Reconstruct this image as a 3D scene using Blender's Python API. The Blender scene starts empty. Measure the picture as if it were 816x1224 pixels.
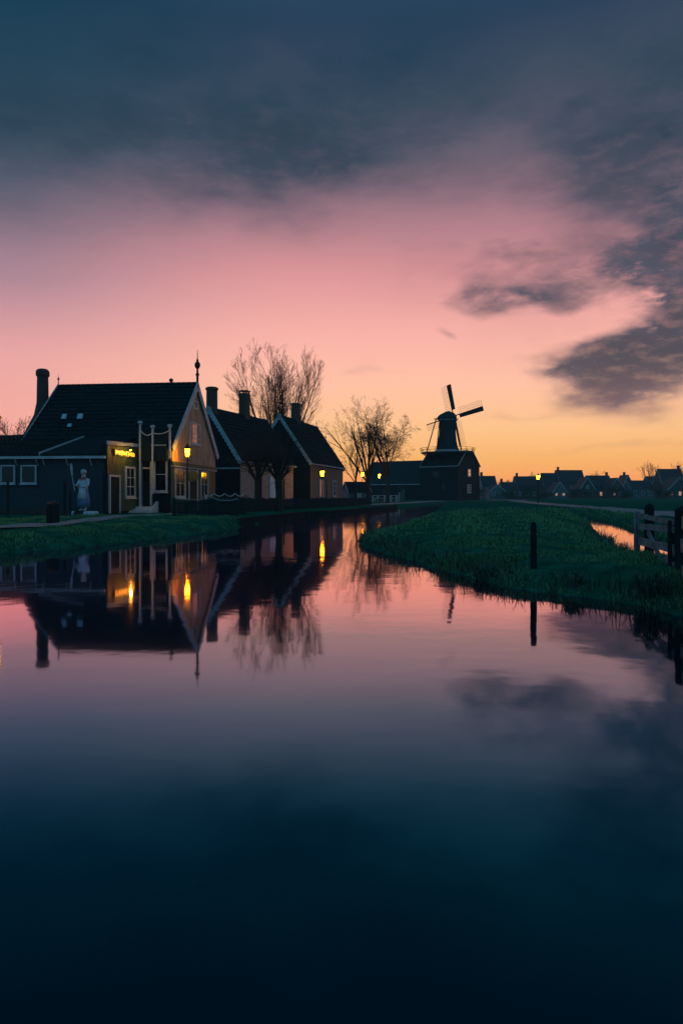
import bpy, math, random
import numpy as np
from mathutils import Vector, Matrix
random.seed(7); rng = np.random.default_rng(7)
scene = bpy.context.scene
C = scene.collection
R = math.radians
PI = math.pi

# ------------------------------------------------------------------ camera
F, CX, HY, CAMZ = 816.0, 408.0, 593.0, 1.28       # focal length in px, centre column, horizon row, eye height over the water
cam = bpy.data.cameras.new('camera'); camo = bpy.data.objects.new('camera', cam); C.objects.link(camo)
cam.sensor_fit = 'HORIZONTAL'; cam.sensor_width = 36; cam.lens = 36.0
cam.shift_y = -(612 - HY) / 816.0
cam.clip_start = 0.1; cam.clip_end = 9000
camo.location = (0, 0, CAMZ); camo.rotation_euler = (R(90), 0, 0)
scene.camera = camo
scene.view_settings.view_transform = 'Standard'; scene.view_settings.look = 'None'
scene.view_settings.exposure = 0.0; scene.view_settings.gamma = 1.0
scene.render.engine = 'CYCLES'
scene.cycles.use_denoising = True
scene.cycles.max_bounces = 6; scene.cycles.diffuse_bounces = 3; scene.cycles.glossy_bounces = 4
scene.cycles.caustics_reflective = False; scene.cycles.caustics_refractive = False
scene.cycles.sample_clamp_indirect = 4.0

def s2l(c):
    return tuple(((x / 255.0) / 12.92 if x / 255.0 <= 0.04045 else ((x / 255.0 + 0.055) / 1.055) ** 2.4) for x in c)

# ------------------------------------------------------------------ sky
SUN_AZ = math.atan((640 - CX) / F)          # where the glow sits, clockwise from +Y
world = bpy.data.worlds.new('World'); scene.world = world; world.use_nodes = True
wt = world.node_tree; wt.nodes.clear()
def WN(t): return wt.nodes.new(t)
def wm(op, a, b=None, c=None, clamp=False):
    n = WN('ShaderNodeMath'); n.operation = op; n.use_clamp = clamp
    for i, v in enumerate((a, b, c)):
        if v is None: continue
        if isinstance(v, (int, float)): n.inputs[i].default_value = v
        else: wt.links.new(v, n.inputs[i])
    return n.outputs[0]
def wvec(x, y, z=0.0):
    n = WN('ShaderNodeCombineXYZ')
    for i, v in enumerate((x, y, z)):
        if isinstance(v, (int, float)): n.inputs[i].default_value = v
        else: wt.links.new(v, n.inputs[i])
    return n.outputs[0]
def wnoise(vec, scale, detail=5, rough=0.55):
    n = WN('ShaderNodeTexNoise'); n.inputs['Scale'].default_value = scale
    n.inputs['Detail'].default_value = detail; n.inputs['Roughness'].default_value = rough
    wt.links.new(vec, n.inputs['Vector'])
    return n
def wramp(fac, stops, interp='EASE'):
    n = WN('ShaderNodeValToRGB'); n.color_ramp.interpolation = interp
    e = n.color_ramp.elements
    while len(e) < len(stops): e.new(0.5)
    for k, (p, c) in enumerate(stops):
        e[k].position = p; e[k].color = (*s2l(c), 1)
    wt.links.new(fac, n.inputs[0])
    return n.outputs[0]
def wmix(fac, a, b):
    n = WN('ShaderNodeMix'); n.data_type = 'RGBA'
    for s, v in ((n.inputs[0], fac), (n.inputs[6], a), (n.inputs[7], b)):
        if isinstance(v, (int, float)): s.default_value = v
        elif isinstance(v, tuple): s.default_value = (*v, 1)
        else: wt.links.new(v, s)
    return n.outputs[2]
def wstep(v, a, b):
    n = WN('ShaderNodeMapRange'); n.interpolation_type = 'SMOOTHSTEP'
    n.inputs[1].default_value = a; n.inputs[2].default_value = b
    wt.links.new(v, n.inputs[0]); return n.outputs[0]
tc = WN('ShaderNodeTexCoord'); sp = WN('ShaderNodeSeparateXYZ'); wt.links.new(tc.outputs['Generated'], sp.inputs[0])
dx, dy, dz = sp.outputs
U = wm('ARCTAN2', dx, dy)                   # azimuth from +Y
V = wm('ARCSINE', wm('MINIMUM', wm('MAXIMUM', dz, -0.9999), 0.9999))
VA = wm('MAXIMUM', V, 0.0)
VN = wm('DIVIDE', VA, 1.5708)
def vp(py): return math.atan((HY - py) / F) / 1.5708
# clear sky on the sunset side and on the side away from it
lit = wramp(VN, [(0.0, (254, 142, 84)), (vp(575), (255, 164, 96)), (vp(552), (255, 184, 106)), (vp(515), (255, 196, 138)), (vp(460), (255, 192, 164)),
                 (vp(400), (247, 176, 166)), (vp(330), (222, 150, 152)), (vp(265), (176, 127, 138)), (vp(190), (116, 102, 117)), (vp(120), (80, 84, 101)),
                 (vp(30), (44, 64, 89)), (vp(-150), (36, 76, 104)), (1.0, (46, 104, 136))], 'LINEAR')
side = wramp(VN, [(0.0, (250, 166, 146)), (vp(520), (248, 172, 158)), (vp(440), (232, 164, 162)), (vp(360), (176, 136, 150)),
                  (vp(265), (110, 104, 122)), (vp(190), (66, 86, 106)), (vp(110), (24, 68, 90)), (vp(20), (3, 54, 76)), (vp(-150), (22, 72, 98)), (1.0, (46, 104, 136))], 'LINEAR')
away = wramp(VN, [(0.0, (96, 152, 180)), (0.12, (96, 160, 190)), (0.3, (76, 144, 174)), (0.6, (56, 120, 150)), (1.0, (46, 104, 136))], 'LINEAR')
du = wm('SUBTRACT', U, SUN_AZ)
cosd = wm('COSINE', du)
sky1 = wmix(wstep(cosd, 0.72, 0.97), side, lit)
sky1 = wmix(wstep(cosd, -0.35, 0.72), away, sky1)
# a physically based dusk sky is the faint base the glow is added to
nsh = WN('ShaderNodeTexSky'); nsh.sky_type = 'NISHITA'; nsh.sun_disc = False
nsh.sun_elevation = R(1.0); nsh.sun_rotation = SUN_AZ; nsh.air_density = 1.2; nsh.dust_density = 1.0
# clouds: noise-warped banks in azimuth / elevation
UV = wvec(wm('MULTIPLY', U, 1.0), wm('MULTIPLY', V, 2.3))
nz = wnoise(UV, 6.0, 8, 0.6)
nz2 = wnoise(UV, 2.2, 4, 0.5)
nz3 = wnoise(UV, 21.0, 6, 0.62)
nzw = wnoise(UV, 7.0, 2.5, 0.5)
sepc = WN('ShaderNodeSeparateColor'); wt.links.new(nzw.outputs['Color'], sepc.inputs[0])
sepc2 = WN('ShaderNodeSeparateColor'); wt.links.new(nz2.outputs['Color'], sepc2.inputs[0])
Uw = wm('ADD', U, wm('MULTIPLY', wm('SUBTRACT', sepc.outputs[0], 0.5), 0.16))
Uw = wm('ADD', Uw, wm('MULTIPLY', wm('SUBTRACT', sepc2.outputs[0], 0.5), 0.16))
Vw = wm('ADD', V, wm('MULTIPLY', wm('SUBTRACT', sepc.outputs[1], 0.5), 0.08))
P2 = wvec(Uw, Vw)
def blob(px, py, rx, ry, w):
    u = math.atan((px - CX) / F); v = math.atan((HY - py) / F * math.cos(u))
    s = WN('ShaderNodeVectorMath'); s.operation = 'SUBTRACT'; wt.links.new(P2, s.inputs[0]); s.inputs[1].default_value = (u, v, 0)
    m = WN('ShaderNodeVectorMath'); m.operation = 'MULTIPLY'; wt.links.new(s.outputs[0], m.inputs[0]); m.inputs[1].default_value = (F / rx, F / ry, 0)
    d = WN('ShaderNodeVectorMath'); d.operation = 'DOT_PRODUCT'; wt.links.new(m.outputs[0], d.inputs[0]); wt.links.new(m.outputs[0], d.inputs[1])
    return wm('MULTIPLY', wm('EXPONENT', wm('MULTIPLY', d.outputs['Value'], -1.0)), w)
BANK = [(120, 140, 330, 80, 0.75), (330, 205, 150, 44, 0.62), (480, 130, 240, 70, 0.40), (250, 30, 600, 60, 0.45), (800, 130, 160, 80, 0.62), (690, 190, 90, 50, 0.28),
        (800, 260, 80, 60, 0.45), (640, 310, 150, 40, 0.26), (-420, 150, 320, 100, 0.7), (1300, 200, 420, 130, 0.7), (-380, 420, 160, 40, 0.4)]
LUMPS = [(702, 438, 46, 38, 1.1), (752, 448, 56, 38, 1.0), (806, 440, 56, 46, 1.05), (758, 404, 46, 26, 0.85), (812, 372, 52, 40, 0.95), (822, 300, 58, 54, 0.95), (825, 205, 60, 44, 0.6), (760, 305, 50, 24, 0.55),
         (670, 335, 100, 30, 0.46), (556, 346, 40, 18, 0.42), (630, 355, 60, 13, 0.44), (700, 250, 80, 28, 0.44), (820, 140, 80, 30, 0.5), (600, 298, 95, 20, 0.38),
         (535, 398, 26, 5, 0.40), (440, 437, 48, 6, 0.28), (590, 492, 50, 6, 0.32), (690, 538, 200, 6, 0.24), (330, 245, 80, 22, 0.35), (170, 205, 130, 26, 0.3)]
def total(bs):
    t = None
    for b in bs:
        g = blob(*b); t = g if t is None else wm('ADD', t, g)
    return t
def nmod(n, k): return wm('MULTIPLY', wm('SUBTRACT', n.outputs['Fac'], 0.5), k)
DA = wm('ADD', total(BANK), wm('MULTIPLY', wstep(V, 0.50, 0.95), 0.45))      # the same cloud deck goes on overhead and behind
DA = wm('MULTIPLY', DA, wm('ADD', wm('ADD', 1.0, nmod(nz2, 1.6)), wm('ADD', nmod(nz, 1.5), nmod(nz3, 0.6))))
covA = wm('MULTIPLY', wstep(DA, 0.0, 1.15), 0.88)
DB = total(LUMPS)
DB = wm('MULTIPLY', DB, wm('ADD', wm('ADD', 1.0, nmod(nz, 2.8)), nmod(nz3, 1.5)))
covB = wm('MULTIPLY', wstep(DB, 0.06, 0.98), 0.95)
D = wm('MAXIMUM', DA, DB)
cov = wm('MAXIMUM', covA, covB)
ccol = wramp(VN, [(0.0, (150, 112, 112)), (vp(500), (120, 96, 106)), (vp(440), (60, 70, 85)), (vp(330), (60, 76, 94)), (vp(200), (42, 66, 84)),
                  (vp(60), (30, 60, 82)), (vp(-150), (22, 60, 84)), (1.0, (26, 64, 88))], 'LINEAR')
ccol = wmix(wm('MULTIPLY', wstep(nz3.outputs['Fac'], 0.45, 0.75), 0.30), ccol, sky1)      # thinner places let the glow through
thin = wmix(wstep(D, 0.75, 1.5), ccol, wmix(0.22, ccol, (0.0, 0.012, 0.02)))
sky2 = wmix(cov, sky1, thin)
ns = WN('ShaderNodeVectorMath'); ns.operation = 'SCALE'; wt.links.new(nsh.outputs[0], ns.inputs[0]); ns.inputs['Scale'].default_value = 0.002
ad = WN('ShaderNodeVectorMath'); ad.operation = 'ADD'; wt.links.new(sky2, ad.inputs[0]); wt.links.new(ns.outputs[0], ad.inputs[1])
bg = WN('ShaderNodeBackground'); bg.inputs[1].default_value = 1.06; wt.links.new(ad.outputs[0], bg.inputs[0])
wo = WN('ShaderNodeOutputWorld'); wt.links.new(bg.outputs[0], wo.inputs[0])
world.cycles.sampling_method = 'MANUAL'; world.cycles.sample_map_resolution = 1024

# the sun is just going under: a very weak, wide, warm lamp from the glow
sl = bpy.data.lights.new('sun', 'SUN'); sl.energy = 0.004; sl.angle = R(12); sl.color = (1.0, 0.55, 0.3)
slo = bpy.data.objects.new('sun', sl); C.objects.link(slo)
slo.rotation_euler = (R(87.5), 0, PI - SUN_AZ)

# ------------------------------------------------------------------ helpers
def at(px, py, d):
    return Vector(((px - CX) / F * d, d, CAMZ + (HY - py) / F * d))

class MB:
    def __init__(s): s.v = []; s.f = []
    def add(s, vs, fs):
        o = len(s.v); s.v += [tuple(v) for v in vs]; s.f += [tuple(i + o for i in f) for f in fs]; return s
    def box(s, x0, x1, y0, y1, z0, z1):
        return s.add([(x0,y0,z0),(x1,y0,z0),(x1,y1,z0),(x0,y1,z0),(x0,y0,z1),(x1,y0,z1),(x1,y1,z1),(x0,y1,z1)],
                     [(0,3,2,1),(4,5,6,7),(0,1,5,4),(1,2,6,5),(2,3,7,6),(3,0,4,7)])
    def beam(s, p, q, w, h, up=(0,0,1)):
        p, q = Vector(p), Vector(q); d = (q - p).normalized(); u = Vector(up)
        if abs(d.dot(u)) > 0.98: u = Vector((1,0,0))
        a = d.cross(u).normalized(); b = a.cross(d).normalized(); a = a * w / 2; b = b * h / 2
        return s.add([p-a-b, p+a-b, p+a+b, p-a+b, q-a-b, q+a-b, q+a+b, q-a+b],
                     [(0,1,2,3),(7,6,5,4),(0,4,5,1),(1,5,6,2),(2,6,7,3),(3,7,4,0)])
    def tube(s, pts, rad, n=6, cap=True):
        pts = [Vector(p) for p in pts]; rings = []
        prev = None
        for i, p in enumerate(pts):
            d = (pts[min(i+1, len(pts)-1)] - pts[max(i-1, 0)])
            if d.length < 1e-9: d = Vector((0,0,1))
            d.normalize()
            a = prev if prev is not None else (Vector((1,0,0)) if abs(d.x) < 0.9 else Vector((0,1,0)))
            a = (a - d * a.dot(d))
            if a.length < 1e-6: a = d.orthogonal()
            a.normalize(); prev = a; b = d.cross(a)
            r = rad[i] if hasattr(rad, '__len__') else rad
            rings.append([p + (a*math.cos(2*PI*k/n) + b*math.sin(2*PI*k/n)) * r for k in range(n)])
        vs = [v for r in rings for v in r]; fs = []
        for i in range(len(rings)-1):
            for k in range(n):
                fs.append((i*n+k, i*n+(k+1)%n, (i+1)*n+(k+1)%n, (i+1)*n+k))
        if cap: fs.append(tuple(range(n-1,-1,-1))); m = (len(rings)-1)*n; fs.append(tuple(range(m, m+n)))
        return s.add(vs, fs)
    def lathe(s, prof, n=12, c=(0,0,0), ph=0.0, sx=1.0, sy=1.0):
        vs = [(c[0]+r*math.cos(ph+2*PI*k/n)*sx, c[1]+r*math.sin(ph+2*PI*k/n)*sy, c[2]+z) for r, z in prof for k in range(n)]
        fs = []
        for i in range(len(prof)-1):
            for k in range(n): fs.append((i*n+k, i*n+(k+1)%n, (i+1)*n+(k+1)%n, (i+1)*n+k))
        fs.append(tuple(range(n-1,-1,-1))); m = (len(prof)-1)*n; fs.append(tuple(range(m, m+n)))
        return s.add(vs, fs)
    def prism(s, poly, off):
        n = len(poly); off = Vector(off)
        vs = [Vector(p) for p in poly] + [Vector(p) + off for p in poly]
        return s.add(vs, [tuple(range(n-1,-1,-1)), tuple(range(n, 2*n))] + [(k, (k+1)%n, n+(k+1)%n, n+k) for k in range(n)])
    def mesh(s, name, smooth=False):
        me = bpy.data.meshes.new(name); me.from_pydata(s.v, [], s.f)
        import bmesh
        bm = bmesh.new(); bm.from_mesh(me); bmesh.ops.recalc_face_normals(bm, faces=bm.faces); bm.to_mesh(me); bm.free()
        if smooth: me.polygons.foreach_set('use_smooth', [True]*len(me.polygons))
        return me
    def build(s, name, m, parent=None, smooth=False, kind=None):
        me = s.mesh(name, smooth); me.materials.append(m)
        return link(name, me, parent, kind)
def link(name, me, parent=None, kind=None):
    o = bpy.data.objects.new(name, me); C.objects.link(o)
    if parent: o.parent = parent
    if kind: o['kind'] = kind
    return o
def thing(name, label, cat, loc=(0,0,0), rz=0.0, group=None):
    o = bpy.data.objects.new(name, None); C.objects.link(o); o.empty_display_size = 0.2
    o.location = loc; o.rotation_euler = (0, 0, rz); o['label'] = label; o['category'] = cat
    if group: o['group'] = group
    return o
def tag(o, label, cat, group=None):
    o['label'] = label; o['category'] = cat
    if group: o['group'] = group
    return o

# ------------------------------------------------------------------ materials
def mat(name, col, rough=0.8, var=0.25, scale=6.0, bump=0.0, bscale=40.0, stretch=(1,1,1), metallic=0.0, spec=0.3, island=False, col2=None):
    m = bpy.data.materials.new(name); m.use_nodes = True; t = m.node_tree
    b = t.nodes['Principled BSDF']; b.inputs['Roughness'].default_value = rough; b.inputs['Metallic'].default_value = metallic
    b.inputs['Specular IOR Level'].default_value = spec
    tcn = t.nodes.new('ShaderNodeTexCoord'); mp = t.nodes.new('ShaderNodeMapping'); mp.inputs['Scale'].default_value = stretch
    t.links.new(tcn.outputs['Object'], mp.inputs[0])
    n = t.nodes.new('ShaderNodeTexNoise'); n.inputs['Scale'].default_value = scale; n.inputs['Detail'].default_value = 5
    t.links.new(mp.outputs[0], n.inputs['Vector'])
    r = t.nodes.new('ShaderNodeValToRGB')
    c2 = col2 or tuple(c * (1 + var) for c in col)
    r.color_ramp.elements[0].position = 0.3; r.color_ramp.elements[1].position = 0.7
    r.color_ramp.elements[0].color = (*[c * (1 - var) for c in col], 1); r.color_ramp.elements[1].color = (*c2, 1)
    if island:
        g = t.nodes.new('ShaderNodeNewGeometry'); mx = t.nodes.new('ShaderNodeMath'); mx.operation = 'MULTIPLY_ADD'
        t.links.new(g.outputs['Random Per Island'], mx.inputs[0]); mx.inputs[1].default_value = 0.55
        sc2 = t.nodes.new('ShaderNodeMath'); sc2.operation = 'MULTIPLY'; t.links.new(n.outputs['Fac'], sc2.inputs[0]); sc2.inputs[1].default_value = 0.5
        t.links.new(sc2.outputs[0], mx.inputs[2]); t.links.new(mx.outputs[0], r.inputs[0])
    else:
        t.links.new(n.outputs['Fac'], r.inputs[0])
    t.links.new(r.outputs[0], b.inputs['Base Color'])
    if bump:
        n2 = t.nodes.new('ShaderNodeTexNoise'); n2.inputs['Scale'].default_value = bscale; n2.inputs['Detail'].default_value = 4
        t.links.new(mp.outputs[0], n2.inputs['Vector'])
        bp = t.nodes.new('ShaderNodeBump'); bp.inputs['Strength'].default_value = bump; bp.inputs['Distance'].default_value = 0.02
        t.links.new(n2.outputs['Fac'], bp.inputs['Height']); t.links.new(bp.outputs[0], b.inputs['Normal'])
    return m
def emit(name, col, strength, base=(0.5, 0.4, 0.2)):
    m = bpy.data.materials.new(name); m.use_nodes = True; t = m.node_tree; b = t.nodes['Principled BSDF']
    tcn = t.nodes.new('ShaderNodeTexCoord'); n = t.nodes.new('ShaderNodeTexNoise'); n.inputs['Scale'].default_value = 2.5
    t.links.new(tcn.outputs['Object'], n.inputs['Vector'])
    mu = t.nodes.new('ShaderNodeMath'); mu.operation = 'MULTIPLY'; mu.inputs[1].default_value = strength * 2
    t.links.new(n.outputs['Fac'], mu.inputs[0]); t.links.new(mu.outputs[0], b.inputs['Emission Strength'])
    b.inputs['Base Color'].default_value = (*base, 1); b.inputs['Emission Color'].default_value = (*col, 1)
    b.inputs['Roughness'].default_value = 0.4
    return m
def brick(name, c1, c2, mortar, scale=1.0):
    m = bpy.data.materials.new(name); m.use_nodes = True; t = m.node_tree; b = t.nodes['Principled BSDF']
    tcn = t.nodes.new('ShaderNodeTexCoord'); mp = t.nodes.new('ShaderNodeMapping')
    mp.inputs['Rotation'].default_value = (R(90), 0, 0)
    t.links.new(tcn.outputs['Object'], mp.inputs[0])
    k = t.nodes.new('ShaderNodeTexBrick'); k.inputs['Scale'].default_value = scale
    k.inputs['Color1'].default_value = (*c1, 1); k.inputs['Color2'].default_value = (*c2, 1); k.inputs['Mortar'].default_value = (*mortar, 1)
    k.inputs['Brick Width'].default_value = 0.22; k.inputs['Row Height'].default_value = 0.075; k.inputs['Mortar Size'].default_value = 0.010
    t.links.new(mp.outputs[0], k.inputs['Vector']); t.links.new(k.outputs['Color'], b.inputs['Base Color'])
    bp = t.nodes.new('ShaderNodeBump'); bp.inputs['Strength'].default_value = 0.5; bp.inputs['Distance'].default_value = 0.01; bp.invert = True
    t.links.new(k.outputs['Fac'], bp.inputs['Height']); t.links.new(bp.outputs[0], b.inputs['Normal'])
    b.inputs['Roughness'].default_value = 0.85
    return m

M = {}
M['grass_ground'] = mat('grass_ground', (0.010, 0.09, 0.060), 0.95, 0.5, 3.0, 0.6, 12.0, spec=0.0)
M['grass'] = mat('grass', (0.032, 0.145, 0.072), 0.9, 0.7, 0.7, island=True, col2=(0.13, 0.34, 0.16), spec=0.03)
M['reed'] = mat('reed', (0.012, 0.055, 0.036), 0.9, 0.5, 0.9, island=True, col2=(0.09, 0.17, 0.13), spec=0.03)
M['path'] = mat('path', (0.15, 0.19, 0.22), 0.9, 0.3, 5.0, 0.4, 60.0)
M['dark_paint'] = mat('dark_paint', (0.006, 0.018, 0.024), 0.65, 0.35, 3.0, 0.3, 30, (1, 1, 8), spec=0.06)
M['green_paint'] = mat('green_paint', (0.035, 0.065, 0.038), 0.6, 0.4, 3.0, 0.3, 30, (8, 8, 1))
M['blue_board'] = mat('blue_board', (0.005, 0.022, 0.036), 0.6, 0.3, 3.0, 0.3, 30, (1, 1, 8))
M['weathered'] = mat('weathered', (0.42, 0.27, 0.18), 0.75, 0.65, 4.5, 0.5, 30, (6, 6, 0.35))
M['white'] = mat('white', (0.33, 0.39, 0.44), 0.55, 0.18, 4.0)
M['white_worn'] = mat('white_worn', (0.26, 0.32, 0.36), 0.7, 0.35, 6.0)
M['tile'] = mat('tile', (0.006, 0.017, 0.022), 0.68, 0.5, 4.0, 0.3, 25, spec=0.08)
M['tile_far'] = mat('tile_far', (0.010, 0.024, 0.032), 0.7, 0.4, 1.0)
M['chimney'] = brick('chimney_brick', (0.055, 0.040, 0.034), (0.035, 0.030, 0.028), (0.05, 0.05, 0.05))
M['brick'] = brick('pale_brick', (0.30, 0.20, 0.155), (0.19, 0.12, 0.095), (0.30, 0.27, 0.25))
M['dark_brick'] = brick('dark_brick', (0.17, 0.10, 0.075), (0.11, 0.07, 0.055), (0.15, 0.13, 0.12))
M['plinth'] = brick('dark_plinth', (0.03, 0.026, 0.026), (0.022, 0.02, 0.02), (0.03, 0.03, 0.03))
M['iron'] = mat('iron', (0.012, 0.014, 0.015), 0.5, 0.3, 8.0, metallic=0.3)
M['glass'] = mat('glass', (0.004, 0.007, 0.010), 0.10, 0.2, 2.0, spec=0.3)
M['bark'] = mat('bark', (0.018, 0.022, 0.022), 0.95, 0.4, 6.0, 0.6, 30, (1, 1, 0.3))
M['twig'] = mat('twig', (0.032, 0.024, 0.022), 0.95, 0.35, 1.0)
M['old_wood'] = mat('old_wood', (0.10, 0.15, 0.17), 0.85, 0.55, 5.0, 0.8, 40, (1, 1, 1))
M['post_wood'] = mat('post_wood', (0.012, 0.024, 0.029), 0.9, 0.4, 6.0, 0.7, 40, (1, 1, 0.2), spec=0.03)
M['fence_dark'] = mat('fence_dark', (0.006, 0.028, 0.034), 0.8, 0.35, 6.0, spec=0.03)
M['thatch'] = mat('thatch', (0.012, 0.034, 0.040), 0.95, 0.4, 5.0, 0.6, 40, (1, 1, 0.2), spec=0.03)
M['lamp_glow'] = emit('lamp_glow', (1.0, 0.37, 0.003), 90.0)
M['sign_glow'] = emit('sign_glow', (1.0, 0.45, 0.02), 1.6)
M['warm_window'] = emit('warm_window', (1.0, 0.47, 0.20), 0.5)
M['dim_window'] = emit('dim_window', (1.0, 0.36, 0.22), 0.22, (0.1, 0.05, 0.04))
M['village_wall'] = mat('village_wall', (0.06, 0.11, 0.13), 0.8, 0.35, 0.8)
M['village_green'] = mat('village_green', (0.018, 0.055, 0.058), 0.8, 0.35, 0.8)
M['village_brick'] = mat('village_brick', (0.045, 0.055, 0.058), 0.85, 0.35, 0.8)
M['rope'] = mat('rope', (0.5, 0.5, 0.48), 0.8)
M['blue_cloth'] = mat('blue_cloth', (0.07, 0.17, 0.30), 0.7, 0.3)
M['pale_blue'] = mat('pale_blue', (0.36, 0.46, 0.55), 0.7, 0.25, 8)
M['red_cloth'] = mat('red_cloth', (0.30, 0.07, 0.08), 0.7, 0.3)
M['skin_paint'] = mat('skin_paint', (0.45, 0.30, 0.24), 0.6)
M['leaf_dark'] = mat('leaf_dark', (0.018, 0.040, 0.026), 0.8, 0.5, 2.0, island=True, spec=0.15)
# water: nearly still, very dark, faint long ripples
def water_mat():
    """peaty canal water: a glossy film whose reflectance climbs with the grazing angle, red last, over a very dark body"""
    m = bpy.data.materials.new('water'); m.use_nodes = True; t = m.node_tree; t.nodes.clear()
    N = t.nodes.new; Lk = t.links.new
    g = N('ShaderNodeNewGeometry')
    mp = N('ShaderNodeMapping'); mp.inputs['Scale'].default_value = (0.8, 1.0, 1.0); Lk(g.outputs['Position'], mp.inputs[0])
    n1 = N('ShaderNodeTexNoise'); n1.inputs['Scale'].default_value = 1.7; n1.inputs['Detail'].default_value = 2.5; Lk(mp.outputs[0], n1.inputs['Vector'])
    n2 = N('ShaderNodeTexNoise'); n2.inputs['Scale'].default_value = 0.12; n2.inputs['Detail'].default_value = 2; Lk(mp.outputs[0], n2.inputs['Vector'])
    mr = N('ShaderNodeMapRange'); mr.inputs[1].default_value = 0.42; mr.inputs[2].default_value = 0.68; mr.inputs[3].default_value = 0.25; mr.inputs[4].default_value = 1.0
    Lk(n2.outputs['Fac'], mr.inputs[0])
    mu = N('ShaderNodeMath'); mu.operation = 'MULTIPLY'; Lk(n1.outputs['Fac'], mu.inputs[0]); Lk(mr.outputs[0], mu.inputs[1])
    bp = N('ShaderNodeBump'); bp.inputs['Strength'].default_value = 0.5; bp.inputs['Distance'].default_value = 0.010; Lk(mu.outputs[0], bp.inputs['Height'])
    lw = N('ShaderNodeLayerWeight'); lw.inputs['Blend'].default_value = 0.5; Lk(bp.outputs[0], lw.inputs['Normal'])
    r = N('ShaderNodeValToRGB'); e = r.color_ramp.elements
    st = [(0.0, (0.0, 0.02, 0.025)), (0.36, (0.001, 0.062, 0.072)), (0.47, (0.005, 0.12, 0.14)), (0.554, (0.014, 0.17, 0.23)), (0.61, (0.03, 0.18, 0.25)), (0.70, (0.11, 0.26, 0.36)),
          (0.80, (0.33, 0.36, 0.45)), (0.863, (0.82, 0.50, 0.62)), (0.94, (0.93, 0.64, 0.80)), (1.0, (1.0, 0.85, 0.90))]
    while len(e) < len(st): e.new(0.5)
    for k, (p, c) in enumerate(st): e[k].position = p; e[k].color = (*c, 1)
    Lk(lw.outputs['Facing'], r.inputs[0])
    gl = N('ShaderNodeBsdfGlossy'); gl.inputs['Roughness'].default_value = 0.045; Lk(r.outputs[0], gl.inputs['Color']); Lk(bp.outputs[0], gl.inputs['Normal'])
    df = N('ShaderNodeBsdfDiffuse'); df.inputs['Color'].default_value = (0.0002, 0.004, 0.007, 1)
    ad_ = N('ShaderNodeAddShader'); Lk(gl.outputs[0], ad_.inputs[0]); Lk(df.outputs[0], ad_.inputs[1])
    o = N('ShaderNodeOutputMaterial'); Lk(ad_.outputs[0], o.inputs['Surface'])
    return m
M['water'] = water_mat()

# ------------------------------------------------------------------ ground, water, paths
POND = [(-70, -25), (-45, -14), (-20, 3), (-12, 9.5), (-7.55, 15.1), (-6.35, 16.8), (-5.8, 19), (-5.33, 20.9), (-4.6, 23.5), (-4.25, 26.0), (-4.15, 28.2),
        (-3.6, 32.6), (-2.9, 37), (-2.2, 41), (-1.2, 42.6), (-0.4, 45), (2.15, 55), (5.7, 70), (12.4, 99), (17.3, 116), (25, 140), (60, 240), (70, 240),
        (28, 138), (20.5, 116), (15.2, 99), (10.8, 76), (5.9, 44.6), (2.9, 30), (1.75, 24.2), (0.9, 21.6), (0.53, 19.9), (0.5, 18.3), (0.72, 16.5), (1.24, 14.1), (1.65, 12.0),
        (1.96, 10.5), (2.25, 9.6), (2.57, 9.08), (3.04, 8.5), (3.44, 7.97), (3.6, 7.4), (3.8, 6.9), (4.4, 6.2), (6, 5.5), (12, 4), (40, 2), (70, -25)]
DITCH = [(5.5, 11.9), (6.0, 11.2), (7.2, 11.3), (8.2, 16.5), (9.5, 21.3), (12.1, 29.8), (14.2, 39), (13.3, 39.3), (11.6, 32), (8.9, 24), (7.2, 18.3), (6.0, 14.4), (5.55, 12.8)]
def sdist(px, py, poly):
    """signed distance, positive outside"""
    px = np.asarray(px, float); py = np.asarray(py, float)
    best = np.full(px.shape, 1e18); ins = np.zeros(px.shape, bool)
    n = len(poly)
    for i in range(n):
        ax, ay = poly[i]; bx, by = poly[(i+1) % n]
        ex, ey = bx-ax, by-ay; L = ex*ex+ey*ey
        t = np.clip(((px-ax)*ex+(py-ay)*ey)/L, 0, 1)
        d = (px-ax-t*ex)**2+(py-ay-t*ey)**2
        best = np.minimum(best, d)
        c = ((ay > py) != (by > py)) & (px < (bx-ax)*(py-ay)/((by-ay) if by != ay else 1e-9)+ax)
        ins ^= c
    d = np.sqrt(best)
    return np.where(ins, -d, d)
def wob(x, y):
    return 0.10*np.sin(1.9*x+0.7*y)+0.07*np.sin(-1.1*x+2.3*y+1.3)+0.05*np.sin(4.7*x+3.1*y)+0.04*np.sin(3.3*x-5.9*y+0.4)
def height(x, y):
    x = np.asarray(x, float); y = np.asarray(y, float)
    d = np.minimum(sdist(x, y, POND), sdist(x, y, DITCH))
    near = np.clip((60-y)/40, 0, 1)
    d = d+0.6*wob(x, y)*near*np.clip(1-np.abs(d)/1.5, 0, 1)
    lump = 0.030*np.sin(2.7*x+0.4*y)*np.sin(1.9*y-0.8*x)+0.022*np.sin(5.1*x+1.7)*np.sin(4.3*y+x)+0.016*np.sin(0.6*x)*np.sin(0.5*y)
    dp = np.maximum(d, 0); steep = np.clip((-x-2.0)/2.0, 0, 1)*np.clip((y-22)/5, 0, 1)      # the quay stretch is walled, the meadow shore is low
    low = 0.11*(1-np.exp(-dp/0.10))+0.33*(1-np.exp(-dp/1.3))
    up = (0.43*(1-np.exp(-dp/0.30))*steep+low*(1-steep))+lump*np.clip(d/0.8, 0, 1)*np.clip((90-y)/40, 0, 1)
    dn = -0.9*(1-np.exp(np.minimum(d, 0)/0.6))
    return np.where(d > 0, up, dn)
def gz(x, y): return float(height(np.array([x]), np.array([y]))[0])
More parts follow.
